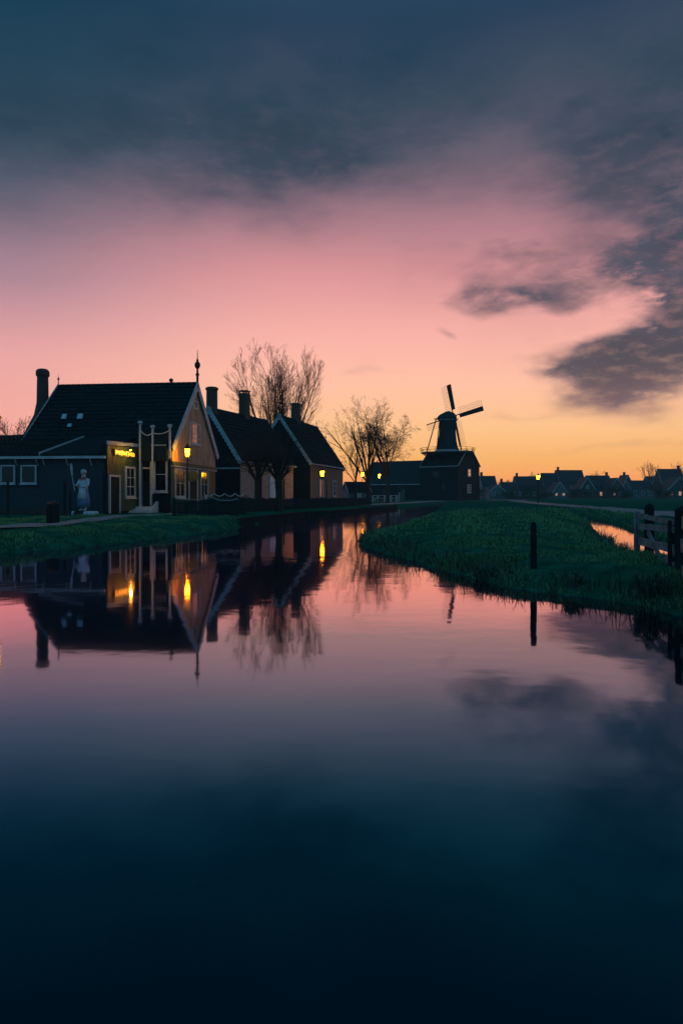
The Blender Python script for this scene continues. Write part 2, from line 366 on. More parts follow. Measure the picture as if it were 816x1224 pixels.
def spaced(fine0, fine1, step, lo, hi, g=1.18):
    a = list(np.arange(fine0, fine1+1e-6, step))
    s = step; x = fine1
    while x < hi: s *= g; x += s; a.append(min(x, hi))
    s = step; x = fine0
    while x > lo: s *= g; x -= s; a.insert(0, max(x, lo))
    return np.array(a)
def grid_mesh(name, xs, ys, zf, m, kind='structure'):
    X, Y = np.meshgrid(xs, ys); Z = zf(X.ravel(), Y.ravel())
    co = np.stack([X.ravel(), Y.ravel(), Z], 1)
    nx, ny = len(xs), len(ys)
    i = np.arange((ny-1)*(nx-1)); r = i // (nx-1); c = i % (nx-1); a = r*nx+c
    q = np.stack([a, a+1, a+nx+1, a+nx], 1)
    me = np_mesh(name, co, q, m, True)
    return link(name, me, kind=kind)
def np_mesh(name, co, quads, m, smooth=False):
    me = bpy.data.meshes.new(name); k = quads.shape[1]
    me.vertices.add(len(co)); me.vertices.foreach_set('co', co.astype(np.float32).ravel())
    me.loops.add(quads.size); me.loops.foreach_set('vertex_index', quads.astype(np.int32).ravel())
    me.polygons.add(len(quads)); me.polygons.foreach_set('loop_start', np.arange(0, quads.size, k, dtype=np.int32))
    me.polygons.foreach_set('loop_total', np.full(len(quads), k, np.int32))
    if smooth: me.polygons.foreach_set('use_smooth', np.ones(len(quads), bool))
    me.update(calc_edges=True); me.materials.append(m)
    return me
xs = spaced(-12.0, 16.0, 0.2, -3500, 3500, 1.14)
ys = spaced(5.0, 60.0, 0.2, -300, 5000, 1.03)
grid_mesh('ground', xs, ys, height, M['grass_ground'])
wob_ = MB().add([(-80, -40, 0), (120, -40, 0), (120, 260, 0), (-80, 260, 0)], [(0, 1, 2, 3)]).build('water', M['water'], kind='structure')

def strip(name, pts, widths, m, lift=0.012, step=0.6):
    pts = [Vector((p[0], p[1], 0)) for p in pts]
    out = []
    for i in range(len(pts)-1):          # Catmull-Rom
        p0, p1, p2, p3 = pts[max(i-1, 0)], pts[i], pts[i+1], pts[min(i+2, len(pts)-1)]
        n = max(2, int((p2-p1).length/step))
        for k in range(n):
            t = k/n
            out.append((0.5*((2*p1)+(p2-p0)*t+(2*p0-5*p1+4*p2-p3)*t*t+(3*p1-p0-3*p2+p3)*t**3), widths[i]*(1-t)+widths[i+1]*t))
    out.append((pts[-1], widths[-1]))
    co = []; q = []; nw = 7
    for i, (p, w) in enumerate(out):
        d = (out[min(i+1, len(out)-1)][0]-out[max(i-1, 0)][0]).normalized(); n = Vector((-d.y, d.x, 0))
        for k in range(nw):
            s = (k/(nw-1)-0.5)*w*(1+0.06*math.sin(i*1.7+k))
            co.append((p.x+n.x*s, p.y+n.y*s, 0))
    co = np.array(co); co[:, 2] = np.maximum(height(co[:, 0], co[:, 1]), 0.30)+lift
    for i in range(len(out)-1):
        for k in range(nw-1):
            a = i*nw+k; q.append((a, a+1, a+nw+1, a+nw))
    return link(name, np_mesh(name, co, np.array(q), m, True), kind='structure')
strip('path', [(-13, 13), (-9.6, 18.0), (-8.95, 20.5), (-8.8, 23.6), (-9.0, 27), (-8.4, 30.5), (-7.4, 33.3), (-6.7, 37), (-5.6, 42), (-4.4, 47), (-1.9, 54.5), (1.2, 64), (5.6, 80), (13, 108), (18, 124), (26, 134)],
      [1.2, 1.1, 1.0, 1.0, 1.2, 1.4, 1.6, 1.4, 1.3, 1.3, 1.3, 1.4, 1.6, 1.8, 2, 2], M['path'], 0.03)
strip('path', [(9.8, 10), (12.6, 18), (14.9, 27), (16.6, 38), (19.4, 58), (23.6, 84), (29, 112), (34, 134), (38, 170), (60, 215)],
      [2.0, 2.2, 2.3, 2.3, 2.4, 2.6, 3.0, 3.2, 3.4, 3.4], M['path'], 0.03)
strip('path', [(26, 134), (30, 133), (34, 134)], [3, 3, 3], M['path'], 0.036)
strip('road', [(20, 196), (60, 200), (110, 196), (190, 190)], [3.0, 3.0, 3.0, 3.0], M['path'], 0.03)

# ------------------------------------------------------------------ building pieces
def wframe(o, a, n):
    """a wall frame: origin, direction along the wall, outward normal"""
    return (Vector(o), Vector(a).normalized(), Vector(n).normalized())
def fbox(mb, fr, a0, a1, z0, z1, d0, d1):
    o, a, n = fr
    def P(x, z, d): return o + a*x + Vector((0, 0, z)) + n*d
    return mb.add([P(a0,z0,d0), P(a1,z0,d0), P(a1,z0,d1), P(a0,z0,d1), P(a0,z1,d0), P(a1,z1,d0), P(a1,z1,d1), P(a0,z1,d1)],
                  [(0,3,2,1),(4,5,6,7),(0,1,5,4),(1,2,6,5),(2,3,7,6),(3,0,4,7)])
def window(parent, fr, a0, a1, z0, z1, w=0.07, cols=2, rows=3, frame=None, pane=None, sill=True, name='window'):
    frame = frame or M['white']; pane = pane or M['glass']
    mb = MB()
    fbox(mb, fr, a0, a0+w, z0, z1, 0.0, 0.07); fbox(mb, fr, a1-w, a1, z0, z1, 0.0, 0.07)
    fbox(mb, fr, a0+w, a1-w, z1-w, z1, 0.0, 0.067); fbox(mb, fr, a0+w, a1-w, z0, z0+w, 0.0, 0.067)
    bw = w*0.38
    for k in range(1, cols):
        x = a0+w+(a1-a0-2*w)*k/cols; fbox(mb, fr, x-bw/2, x+bw/2, z0+w, z1-w, 0.0, 0.045)
    for k in range(1, rows):
        z = z0+w+(z1-z0-2*w)*k/rows; fbox(mb, fr, a0+w, a1-w, z-bw/2, z+bw/2, 0.0, 0.040)
    wn = mb.build(name, frame, parent)
    fbox(MB(), fr, a0+w*0.5, a1-w*0.5, z0+w*0.5, z1-w*0.5, 0.004, 0.022).build('pane', pane, wn)
    if sill: fbox(MB(), fr, a0-0.04, a1+0.04, z0-0.06, z0-0.002, 0.0, 0.12).build('sill', frame, wn)
    return wn
def roof_slab(name, p_eave0, p_eave1, p_ridge1, p_ridge0, th, m, parent, tw=0.24, course=0.34, tiles=True):
    """one slope, laid with pantiles: a wavy, stepped skin on a thin slab"""
    e0, e1, r1, r0 = (Vector(p) for p in (p_eave0, p_eave1, p_ridge1, p_ridge0))
    nrm = (e1-e0).cross(r0-e0).normalized()
    if nrm.z < 0: nrm = -nrm
    mb = MB(); mb.prism([e0, e1, r1, r0], -nrm*th)
    if tiles:
        L = (e1-e0).length; H = (r0-e0).length
        nt = max(2, int(L/tw)); nc = max(2, int(H/course)); sub = 4
        vs = []; fs = []
        nx = nt*sub+1
        for j in range(nc):
            for e in (0, 1):
                v = (j+e*1.04)/nc; v = min(v, 1.0)
                lift = 0.052 if e == 0 else 0.012
                for i in range(nx):
                    u = i/(nx-1); ph = (i % sub)/sub
                    wv = 0.030*(0.5+0.5*math.cos(2*PI*ph))
                    a = e0.lerp(e1, u); b = r0.lerp(r1, u)
                    jit = 0.008*math.sin((i//sub)*12.9+j*7.3)
                    vs.append(a.lerp(b, v)+nrm*(lift+wv+jit))
            for e in (2,):
                v = j/nc
                for i in range(nx):
                    a = e0.lerp(e1, i/(nx-1)); b = r0.lerp(r1, i/(nx-1)); vs.append(a.lerp(b, v)+nrm*0.004)
            o = j*3*nx
            for i in range(nx-1):
                fs.append((o+i, o+i+1, o+nx+i+1, o+nx+i)); fs.append((o+2*nx+i, o+2*nx+i+1, o+i+1, o+i))
        mb.add(vs, fs)
        return mb.build(name, m, parent, kind='stuff')
    return mb.build(name, m, parent)
def bargeboard(parent, p_low, p_top, n, width, m, scallop=0.0, th=0.05, name='bargeboard', out=0.0):
    """sloping white verge board with a scalloped lower edge; n = outward normal of the gable"""
    a, b = Vector(p_low), Vector(p_top); n = Vector(n); d = b-a; L = d.length; d.normalize()
    dn = Vector((0, 0, -1)); dn = (dn-d*dn.dot(d)).normalized()
    pts = [a, b]
    k = max(1, int(L/0.30)) if scallop else 1
    for i in range(k, 0, -1):
        s1 = i/k; s0 = (i-1)/k
        pts.append(a.lerp(b, s1)+dn*width)
        if scallop:
            for q in (0.25, 0.5, 0.75):
                pts.append(a.lerp(b, s1+(s0-s1)*q)+dn*(width+scallop*math.sin(PI*q)))
    pts.append(a+dn*width)
    mb = MB(); mb.prism([p+n*out for p in pts], n*th)
    return mb.build(name, m, parent)
def finial(parent, p, h, m=None, name='finial'):
    prof = [(0.05, 0), (0.05, 0.22), (0.09, 0.25), (0.045, 0.30), (0.04, 0.42), (0.10, 0.47), (0.125, 0.53), (0.10, 0.60), (0.04, 0.64), (0.055, 0.67), (0.02, 0.72), (0.014, 0.9), (0.004, 1.0)]
    return MB().lathe([(r*h*0.72, z*h) for r, z in prof], 8, p).build(name, m or M['iron'], parent, smooth=True)
def planks_v(fr, a0, a1, zlo, zhi_f, w=0.16, d0=0.0, d1=0.03):
    """vertical boards between zlo and a sloping head; joined"""
    mb = MB(); n = max(1, int((a1-a0)/w)); o, a, nn = fr
    for i in range(n):
        x0 = a0+(a1-a0)*i/n+0.006; x1 = a0+(a1-a0)*(i+1)/n-0.006
        dd = d1+0.008*math.sin(i*5.3)
        def P(x, z, d): return o+a*x+Vector((0, 0, z))+nn*d
        z0, z1 = zhi_f(x0), zhi_f(x1)
        if max(z0, z1) <= zlo+0.02: continue
        z0 = max(z0, zlo+0.01); z1 = max(z1, zlo+0.01)
        mb.add([P(x0,zlo,d0), P(x1,zlo,d0), P(x1,zlo,dd), P(x0,zlo,dd), P(x0,z0,d0), P(x1,z1,d0), P(x1,z1,dd), P(x0,z0,dd)],
               [(0,3,2,1),(4,5,6,7),(0,1,5,4),(1,2,6,5),(2,3,7,6),(3,0,4,7)])
    return mb
def boards_h(parent, fr, a0, a1, z0, z1, m, n, th=0.035):
    """horizontal weatherboards, each one its own piece, lapped outwards at the foot"""
    o, a, nn = fr
    for i in range(n):
        b0 = z0+(z1-z0)*i/n; b1 = z0+(z1-z0)*(i+1)/n+0.012
        def P(x, z, d): return o+a*x+Vector((0, 0, z))+nn*d
        j = 0.004*math.sin(i*3.7)
        mb = MB().add([P(a0,b0,0.004), P(a1,b0,0.004), P(a1,b0,th+j), P(a0,b0,th+j), P(a0,b1,0.004), P(a1,b1,0.004), P(a1,b1,0.012), P(a0,b1,0.012)],
                      [(0,3,2,1),(4,5,6,7),(0,1,5,4),(1,2,6,5),(2,3,7,6),(3,0,4,7)])
        mb.build('weatherboard', m, parent)
def chimney_stack(parent, c, w, d, z0, z1, m, cap=True, round_=False):
    mb = MB()
    if round_:
        mb.lathe([(w*0.52, z0), (w*0.5, z1-0.25), (w*0.58, z1-0.2), (w*0.58, z1-0.06), (w*0.44, z1)], 12, (c[0], c[1], 0))
    else:
        mb.box(c[0]-w/2, c[0]+w/2, c[1]-d/2, c[1]+d/2, z0, z1-0.22)
        mb.box(c[0]-w/2-0.05, c[0]+w/2+0.05, c[1]-d/2-0.05, c[1]+d/2+0.05, z1-0.218, z1-0.10)
        mb.box(c[0]-w/2-0.01, c[0]+w/2+0.01, c[1]-d/2-0.01, c[1]+d/2+0.01, z1-0.098, z1)
    o = mb.build('chimney', m, parent)
    if cap:
        k = MB()
        for sx in (-1, 1):
            for sy in (-1, 1): k.box(c[0]+sx*w*0.4-0.03, c[0]+sx*w*0.4+0.03, c[1]+sy*d*0.4-0.03, c[1]+sy*d*0.4+0.03, z1-0.01, z1+0.16)
        k.box(c[0]-w*0.56, c[0]+w*0.56, c[1]-d*0.56, c[1]+d*0.56, z1+0.158, z1+0.21)
        k.build('chimney_cap', M['iron'], o)
    return o

# ------------------------------------------------------------------ cheese-farm house (the big one on the left bank)
G0 = 0.45
H = thing('wooden_house', 'large dark tiled wooden house with lantern-lit plank gable and tall spire finial', 'house', (-8.715, 35.0, G0), math.atan2(-0.109, 0.994))
HX = Vector((0.994, -0.109, 0)); HYv = Vector((0.109, 0.994, 0)); HO = Vector((-8.715, 35.0, G0))
def loc(px, py, p0, n):
    """pixel -> point of the house plane through local p0 with local normal n, in local coordinates"""
    P0 = HO+HX*p0[0]+HYv*p0[1]+Vector((0, 0, p0[2])); N = HX*n[0]+HYv*n[1]+Vector((0, 0, n[2]))
    d = Vector(((px-CX)/F, 1, (HY-py)/F)); c = Vector((0, 0, CAMZ))
    t = (P0-c).dot(N)/d.dot(N); q = c+d*t-HO
    return Vector((q.dot(HX), q.dot(HYv), q.z))
W, EZ, RZ, L = 7.64, 3.52, 7.14, 8.1
wall = MB()
wall.prism([(-0.06, 0.05, 0), (-0.06, W-0.05, 0), (-0.06, W-0.05, EZ), (-0.06, W/2, RZ-0.08), (-0.06, 0.05, EZ)], (-L+0.12, 0, 0))
wall.build('wall', M['dark_paint'], H)
sl_ = (RZ-EZ)/(W/2); ov = 0.30
roof_slab('roof_tiles', (-L-0.1, -ov, EZ-ov*sl_+0.06), (0.10, -ov, EZ-ov*sl_+0.06), (0.10, W/2, RZ+0.06), (-L-0.1, W/2, RZ+0.06), 0.10, M['tile'], H)
roof_slab('roof_tiles', (0.10, W+ov, EZ-ov*sl_+0.06), (-L-0.1, W+ov, EZ-ov*sl_+0.06), (-L-0.1, W/2, RZ+0.06), (0.10, W/2, RZ+0.06), 0.10, M['tile'], H)
rd = MB()
for i in range(26):
    x = -L-0.05+(L+0.1)*i/26; rd.tube([(x, W/2, RZ+0.09), (x+0.30, W/2, RZ+0.105)], 0.095, 8)
rd.build('ridge_tiles', M['tile'], H, kind='stuff')
GF = wframe((0, 0, 0), (0, 1, 0), (1, 0, 0))         # gable front, seen from the right
def head(y): return EZ+(RZ-EZ)*(1-abs(y-W/2)/(W/2))-0.10
ZB = 2.62
planks_v(GF, 0.02, W-0.02, ZB, head, 0.17, -0.05, 0.02).build('gable_planks', M['weathered'], H, kind='stuff')
fbox(MB(), GF, -0.02, W+0.02, ZB-0.20, ZB-0.002, -0.04, 0.09).build('gable_beam', M['green_paint'], H)
fbox(MB(), GF, 0.0, W, ZB-0.27, ZB-0.203, -0.04, 0.13).build('cornice', M['white_worn'], H)
planks_v(GF, 0.02, W-0.02, 0.35, lambda y: ZB-0.275, 0.2, -0.05, 0.01).build('front_planks', M['green_paint'], H, kind='stuff')
fbox(MB(), GF, 0.0, W, 0.0, 0.345, -0.04, 0.05).build('plinth', M['plinth'], H)
for s, y0 in ((1, -ov), (-1, W+ov)):
    bargeboard(H, (0.02, y0, EZ-ov*sl_+0.10), (0.02, W/2, RZ+0.22), (1, 0, 0), 0.30, M['white'], 0.09, 0.06, out=0.09)
    bargeboard(H, (-L, y0, EZ-ov*sl_+0.10), (-L, W/2, RZ+0.22), (-1, 0, 0), 0.26, M['white'], 0.0, 0.06, out=0.09)
finial(H, (0.12, W/2, RZ+0.10), 1.95); finial(H, (-L-0.1, W/2, RZ+0.1), 0.75, M['white_worn'])
def yz(px, py): q = loc(px, py, (0, 0, 0), (1, 0, 0)); return q.y, q.z
# attic window, vent, ground-floor windows, door
a0, z1 = yz(226, 503); a1, z0 = yz(238.5, 533); window(H, GF, a0, a1, max(z0, ZB+0.25), z1, 0.11, 2, 4, pane=M['dim_window'], sill=True)
a0, z1 = yz(229.5, 478); a1, z0 = yz(235, 490); window(H, GF, a0, a1, z0, z1, 0.09, 1, 2, sill=False, name='vent_window')
for (x0, x1, y0, y1) in ((208.5, 220.5, 557, 588), (239, 248, 553, 588)):
    a0, _ = yz(x0, 570); a1, _ = yz(x1, 570); _, z1 = yz(x0, y0); _, z0 = yz(x0, y1)
    window(H, GF, a0, a1, 0.75, 2.30, 0.10, 2, 2)
a0, _ = yz(224, 570); a1, _ = yz(235, 570)
dfr = MB(); fbox(dfr, GF, a0, a0+0.12, 0.1, 2.30, 0.0, 0.10); fbox(dfr, GF, a1-0.12, a1, 0.1, 2.30, 0.0, 0.10); fbox(dfr, GF, a0+0.12, a1-0.12, 2.18, 2.30, 0, 0.097); fbox(dfr, GF, a0+0.12, a1-0.12, 1.75, 1.83, 0, 0.09)
dd_ = fbox(MB(), GF, a0+0.1, a1-0.1, 0.1, 2.2, 0.004, 0.05).build('door', M['dark_paint'], H)
dfr.build('door_frame', M['white'], H); MB().lathe([(0.03, 0), (0.045, 0.03), (0.03, 0.06)], 8, (0.06, a0+0.3, 1.05)).build('door_handle', M['iron'], dd_)
# projecting lean-to towards the water, with its lit side wall
AX, AY = -1.684, -3.73
AT = 3.38                                     # top of the boarded side wall
ann = MB(); ann.prism([(AX-0.05, AY+0.05, 0), (AX-0.05, -0.02, 0), (AX-0.05, -0.02, AT), (AX-0.05, AY+0.05, AT-0.14)], (-0.2, 0, 0))
ann.box(-15.0, AX-0.26, AY+0.05, -0.02, 0, 2.58)
ann.build('lean_to_wall', M['dark_paint'], H)
SF = wframe((AX, AY, 0), (0, 1, 0), (1, 0, 0))
planks_v(SF, 0.0, 3.73, 0.12, lambda y: AT-0.13+y*0.035, 0.17, -0.05, 0.015).build('side_planks', M['green_paint'], H, kind='stuff')
bargeboard(H, (AX, AY-0.15, AT-0.0), (AX, 0.02, AT+0.13), (1, 0, 0), 0.17, M['white'], 0, 0.06, out=0.03, name='fascia')
LF = wframe((-15.0, AY, 0), (1, 0, 0), (0, -1, 0))
boards_h(H, LF, 0.0, 15.0+AX-0.02, 0.25, 2.56, M['blue_board'], 14)
fbox(MB(), LF, 0.0, 15.0+AX-0.02, 0.0, 0.247, 0.0, 0.02).build('plinth', M['plinth'], H)
fbox(MB(), LF, 15.0+AX-0.13, 15.0+AX+0.01, 0.0, 2.59, 0.04, 0.055).build('corner_board', M['dark_paint'], H)
fbox(MB(), LF, -0.1, 15.0+AX-0.03, 2.56, 2.68, 0.06, 0.26).build('gutter', M['white'], H)
for px in (21, 46, 54, 82, 110):
    q = loc(px, 549, (0, AY, 0), (0, 1, 0)); b = MB(); x = q.x
    b.tube([(x, AY-0.03, 2.25), (x, AY-0.07, 2.32), (x, AY-0.16, 2.40), (x, AY-0.22, 2.55)], 0.028, 5); b.build('gutter_bracket', M['white_worn'], H)
roof_slab('lean_to_roof', (-15.2, AY-0.22, 2.62), (AX-0.27, AY-0.22, 2.62), (AX-0.27, 0.4, 3.78), (-15.2, 0.4, 3.78), 0.08, M['tile'], H)
roof_slab('lean_to_roof', (-15.2, 0.402, 3.78), (-L-0.2, 0.402, 3.78), (-L-0.2, 3.0, 4.30), (-15.2, 3.0, 4.30), 0.08, M['tile'], H)
MB().box(-15.0, -L-0.22, 0.0, 3.0, 0, 3.6).build('back_wall', M['dark_paint'], H)
q0 = loc(50, 541, (0, AY, 0), (0, 1, 0))
upl = MB(); X0 = q0.x; upl.prism([(X0, AY-0.15, 2.80), (X0, 0.55, 3.98), (X0, 0.55, 3.6), (X0, AY-0.15, 2.66)], (AX-0.32-X0, 0, 0)); upl.build('raised_roof', M['tile'], H)
bargeboard(H, (X0, AY-0.18, 2.86), (X0, 0.55, 4.05), (-1, 0, 0), 0.15, M['white'], 0, 0.07, out=0.0, name='verge_board')
for x0, x1 in ((2, 19), (26, 44.5)):
    q = loc(x0, 556, (0, AY, 0), (0, 1, 0)); r = loc(x1, 578, (0, AY, 0), (0, 1, 0))
    fr = wframe((0, AY-0.035, 0), (1, 0, 0), (0, -1, 0)); window(H, fr, q.x, r.x, r.z, q.z, 0.06, 1, 1, sill=True)
def sp_(px, py): q = loc(px, py, (AX, 0, 0), (1, 0, 0)); return q.y-AY, q.z
SF2 = wframe((AX+0.018, AY, 0), (0, 1, 0), (1, 0, 0))
a0, z1 = sp_(148.5, 557); a1, z0 = sp_(160.5, 595); window(H, SF2, a0, a1, z0, z1, 0.11, 2, 3)
a0, z1 = sp_(129, 567); a1, _ = sp_(142, 567)
df = MB(); fbox(df, SF2, a0, a0+0.10, 0.02, z1, 0, 0.08); fbox(df, SF2, a1-0.10, a1, 0.02, z1, 0, 0.08); fbox(df, SF2, a0+0.1, a1-0.1, z1-0.10, z1, 0, 0.077); df.build('door_frame', M['white'], H)
dd_ = fbox(MB(), SF2, a0+0.09, a1-0.09, 0.03, z1-0.09, 0.004, 0.04).build('door', M['dark_paint'], H)
MB().lathe([(0.025, 0), (0.04, 0.03), (0.025, 0.06)], 8, (AX+0.07, AY+a1-0.25, 1.0)).build('door_handle', M['iron'], dd_)
# boarded parapet with white posts and swags between the lean-to and the gable
MF = wframe((0, 0, 0), (1, 0, 0), (0, -1, 0))
PT = loc(195, 513, (0, 0, 0), (0, 1, 0)).z
planks_v(MF, AX+0.02, -0.12, EZ-0.9, lambda x: PT-0.12, 0.19, -0.15, 0.36).build('parapet', M['dark_paint'], H, kind='stuff')
for px, ty, by in ((167.5, 505, 610), (182.5, 510, 590), (203.0, 509, 548)):
    q = loc(px, ty, (0, -0.42, 0), (0, 1, 0)); b = loc(px, by, (0, -0.42, 0), (0, 1, 0)); x = q.x
    p = MB().box(x-0.042, x+0.042, -0.462, -0.378, max(0.02, b.z), q.z-0.12).build('post', M['white'], H)
    MB().lathe([(0.06, -0.12), (0.075, -0.10), (0.06, -0.07), (0.13, -0.02), (0.13, 0.04), (0.05, 0.09)], 10, (x, -0.42, q.z)).build('post_cap', M['white'], p)
def swag(p, q, sag, r, name, m, parent):
    p, q = Vector(p), Vector(q); pts = []
    for i in range(13):
        t = i/12; v = p.lerp(q, t); v.z -= sag*4*t*(1-t); pts.append(v)
    return MB().tube(pts, r, 5).build(name, m, parent)
s0 = loc(168, 514, (0, -0.42, 0), (0, 1, 0)); s1 = loc(182, 517, (0, -0.42, 0), (0, 1, 0)); s2 = loc(202.5, 514, (0, -0.42, 0), (0, 1, 0))
swag(s0, s1, 0.20, 0.022, 'swag', M['rope'], H); swag(s1, s2, 0.12, 0.022, 'swag', M['rope'], H)
z532 = loc(195, 532, (0, -0.37, 0), (0, 1, 0)).z
fbox(MB(), MF, loc(184, 532, (0, 0, 0), (0, 1, 0)).x, -0.12, z532-0.025, z532+0.025, 0.372, 0.40).build('rail', M['white_worn'], H)
# portal with door and steps, tall window
PF = wframe((0, -0.02, 0), (1, 0, 0), (0, -1, 0))
xa = loc(168.2, 560, (0, -0.1, 0), (0, 1, 0)).x; xb = loc(181.5, 560, (0, -0.1, 0), (0, 1, 0)).x
zt = loc(175, 546, (0, -0.1, 0), (0, 1, 0)).z
pm = MB(); fbox(pm, PF, xa, xa+0.08, 0.05, zt, 0.01, 0.14); fbox(pm, PF, xb-0.08, xb, 0.05, zt, 0.01, 0.14); fbox(pm, PF, xa-0.05, xb+0.05, zt+0.002, zt+0.26, 0.01, 0.24); fbox(pm, PF, xa+0.08, xb-0.08, zt-0.62, zt-0.54, 0.01, 0.12)
fbox(pm, PF, xa-0.08, xb+0.08, zt+0.262, zt+0.30, 0.01, 0.30); pm.build('portal', M['white'], H)
dd_ = fbox(MB(), PF, xa+0.085, xb-0.085, 0.08, zt-0.001, 0.012, 0.05).build('door', M['dark_paint'], H)
fbox(MB(), PF, xa+0.14, xb-0.14, zt-0.50, zt-1.25, 0.051, 0.062).build('pane', M['glass'], dd_)
xw0 = loc(184.5, 560, (0, 0, 0), (0, 1, 0)).x; xw1 = loc(200.5, 560, (0, 0, 0), (0, 1, 0)).x
window(H, PF, xw0, xw1, loc(190, 588, (0, 0, 0), (0, 1, 0)).z, loc(190, 546, (0, 0, 0), (0, 1, 0)).z, 0.085, 1, 2)
st = MB()
for k in range(3): st.box(xa-0.1, xb+0.25, -0.35-0.28*(3-k), -0.06, 0.10*k, 0.10*(k+1)-0.003)
st.build('door_steps', M['pale_blue'], H)
for x in (xa-0.14, xb+0.30):
    MB().prism([(x, -1.35, 0), (x, -0.1, 0), (x, -0.1, 0.55), (x, -0.35, 0.55)], (0.05, 0, 0)).build('stair_cheek', M['pale_blue'], H)
# skylights, vent pipe, big tapered chimney
def on_roof(px, py):
    n = Vector((0, -sl_, 1)).normalized(); return loc(px, py, (0, 0, EZ+0.12), n)
for x0, x1, y0, y1 in ((73, 81, 496, 502.5), (91.5, 100.5, 495.5, 502.5), (80, 87, 507.5, 512)):
    c = [on_roof(x0, y1), on_roof(x1-1, y1), on_roof(x1, y0), on_roof(x0+2, y0)]; n = Vector((0, -sl_, 1)).normalized()
    f = MB().prism([p+n*0.02 for p in c], n*0.07).build('skylight', M['iron'], H)
    ce = sum(c, Vector())/4
    MB().prism([p.lerp(ce, 0.15)+n*0.092 for p in c], n*0.008).build('pane', M['pale_blue'], f)
q = loc(204.5, 460, (0, W/2, 0), (0, 1, 0)); MB().lathe([(0.07, 0), (0.07, 0.22), (0.12, 0.24), (0.12, 0.36), (0.02, 0.42)], 8, (q.x, W/2, RZ)).build('vent_pipe', M['iron'], H)
qt = loc(51, 441, (0, 3.2, 0), (0, 1, 0)); cx_, top = qt.x, qt.z
ch = MB()
prof = [(3.2, 0.95, -0.62), (4.4, 0.72, -0.34), (5.5, 0.42, -0.06), (6.2, 0.335, 0.0), (top-0.45, 0.31, 0.0)]
rings = []
for z, hw, sh in prof: rings.append([(cx_+sh+hw*math.cos(2*PI*k/10+0.3), 3.2+hw*math.sin(2*PI*k/10+0.3), z) for k in range(10)])
vs = [v for r in rings for v in r]; fs = []
for i in range(len(rings)-1):
    for k in range(10): fs.append((i*10+k, i*10+(k+1) % 10, (i+1)*10+(k+1) % 10, (i+1)*10+k))
ch.add(vs, fs); ch.lathe([(0.31, top-0.45), (0.37, top-0.40), (0.37, top-0.15), (0.31, top-0.05), (0.22, top)], 10, (cx_, 3.2, 0))
ch.build('chimney', M['chimney'], H)
# lit lettering sign on the side wall with its lamp under the fascia
y0, zc = sp_(136, 540.5); y1, _ = sp_(158, 540.5)
SG = wframe((AX+0.03, AY, 0), (0, 1, 0), (1, 0, 0))
sgn = thing('wall_sign', 'glowing gold lettering sign on the green boarded side wall above the narrow door', 'sign')
sgn.location = H.location; sgn.rotation_euler = H.rotation_euler
fbox(MB(), SG, y0-0.05, y1+0.05, zc-0.18, zc+0.18, 0.0, 0.04).build('sign_board', M['green_paint'], sgn)
rs = random.Random(3); x = y0
while x < y1-0.05:
    w_ = rs.uniform(0.10, 0.19); h_ = rs.uniform(0.07, 0.13)
    lt = MB(); fbox(lt, SG, x, x+0.035, zc-h_, zc+h_, 0.042, 0.07); fbox(lt, SG, x+0.036, x+w_-0.03, zc+h_-0.045, zc+h_, 0.042, 0.068)
    if rs.random() < 0.6: fbox(lt, SG, x+0.036, x+w_-0.03, zc-0.02, zc+0.02, 0.042, 0.068)
    if rs.random() < 0.6: fbox(lt, SG, x+w_-0.03, x+w_-0.002, zc-h_, zc+h_*0.4, 0.042, 0.069)
    lt.build('letter', M['sign_glow'], sgn); x += w_+0.03
def point(p, e, r=0.06, col=(1.0, 0.45, 0.05), parent=None):
    l = bpy.data.lights.new('lamp_light', 'POINT'); l.energy = e; l.color = col; l.shadow_soft_size = r
    o = bpy.data.objects.new('lamp_light', l); C.objects.link(o); o.location = p
    if parent: o.parent = parent
    return o
wl = thing('wall_lamp', 'small lamp under the white fascia above the gold sign', 'lamp'); wl.location = H.location; wl.rotation_euler = H.rotation_euler
ly, _ = sp_(147, 530); LZ = AT-0.16
MB().tube([(AX+0.05, AY+ly, LZ), (AX+0.30, AY+ly, LZ+0.05), (AX+0.38, AY+ly, LZ-0.02)], 0.016, 6).build('arm', M['iron'], wl)
MB().lathe([(0.10, -0.10), (0.05, 0.0), (0.02, 0.04)], 10, (AX+0.38, AY+ly, LZ-0.04)).build('shade', M['iron'], wl)
MB().lathe([(0.005, -0.14), (0.05, -0.11), (0.05, -0.10)], 8, (AX+0.38, AY+ly, LZ-0.04)).build('bulb', M['lamp_glow'], wl)
point((AX+0.40, AY+ly, LZ-0.24), 30, 0.05, parent=wl)

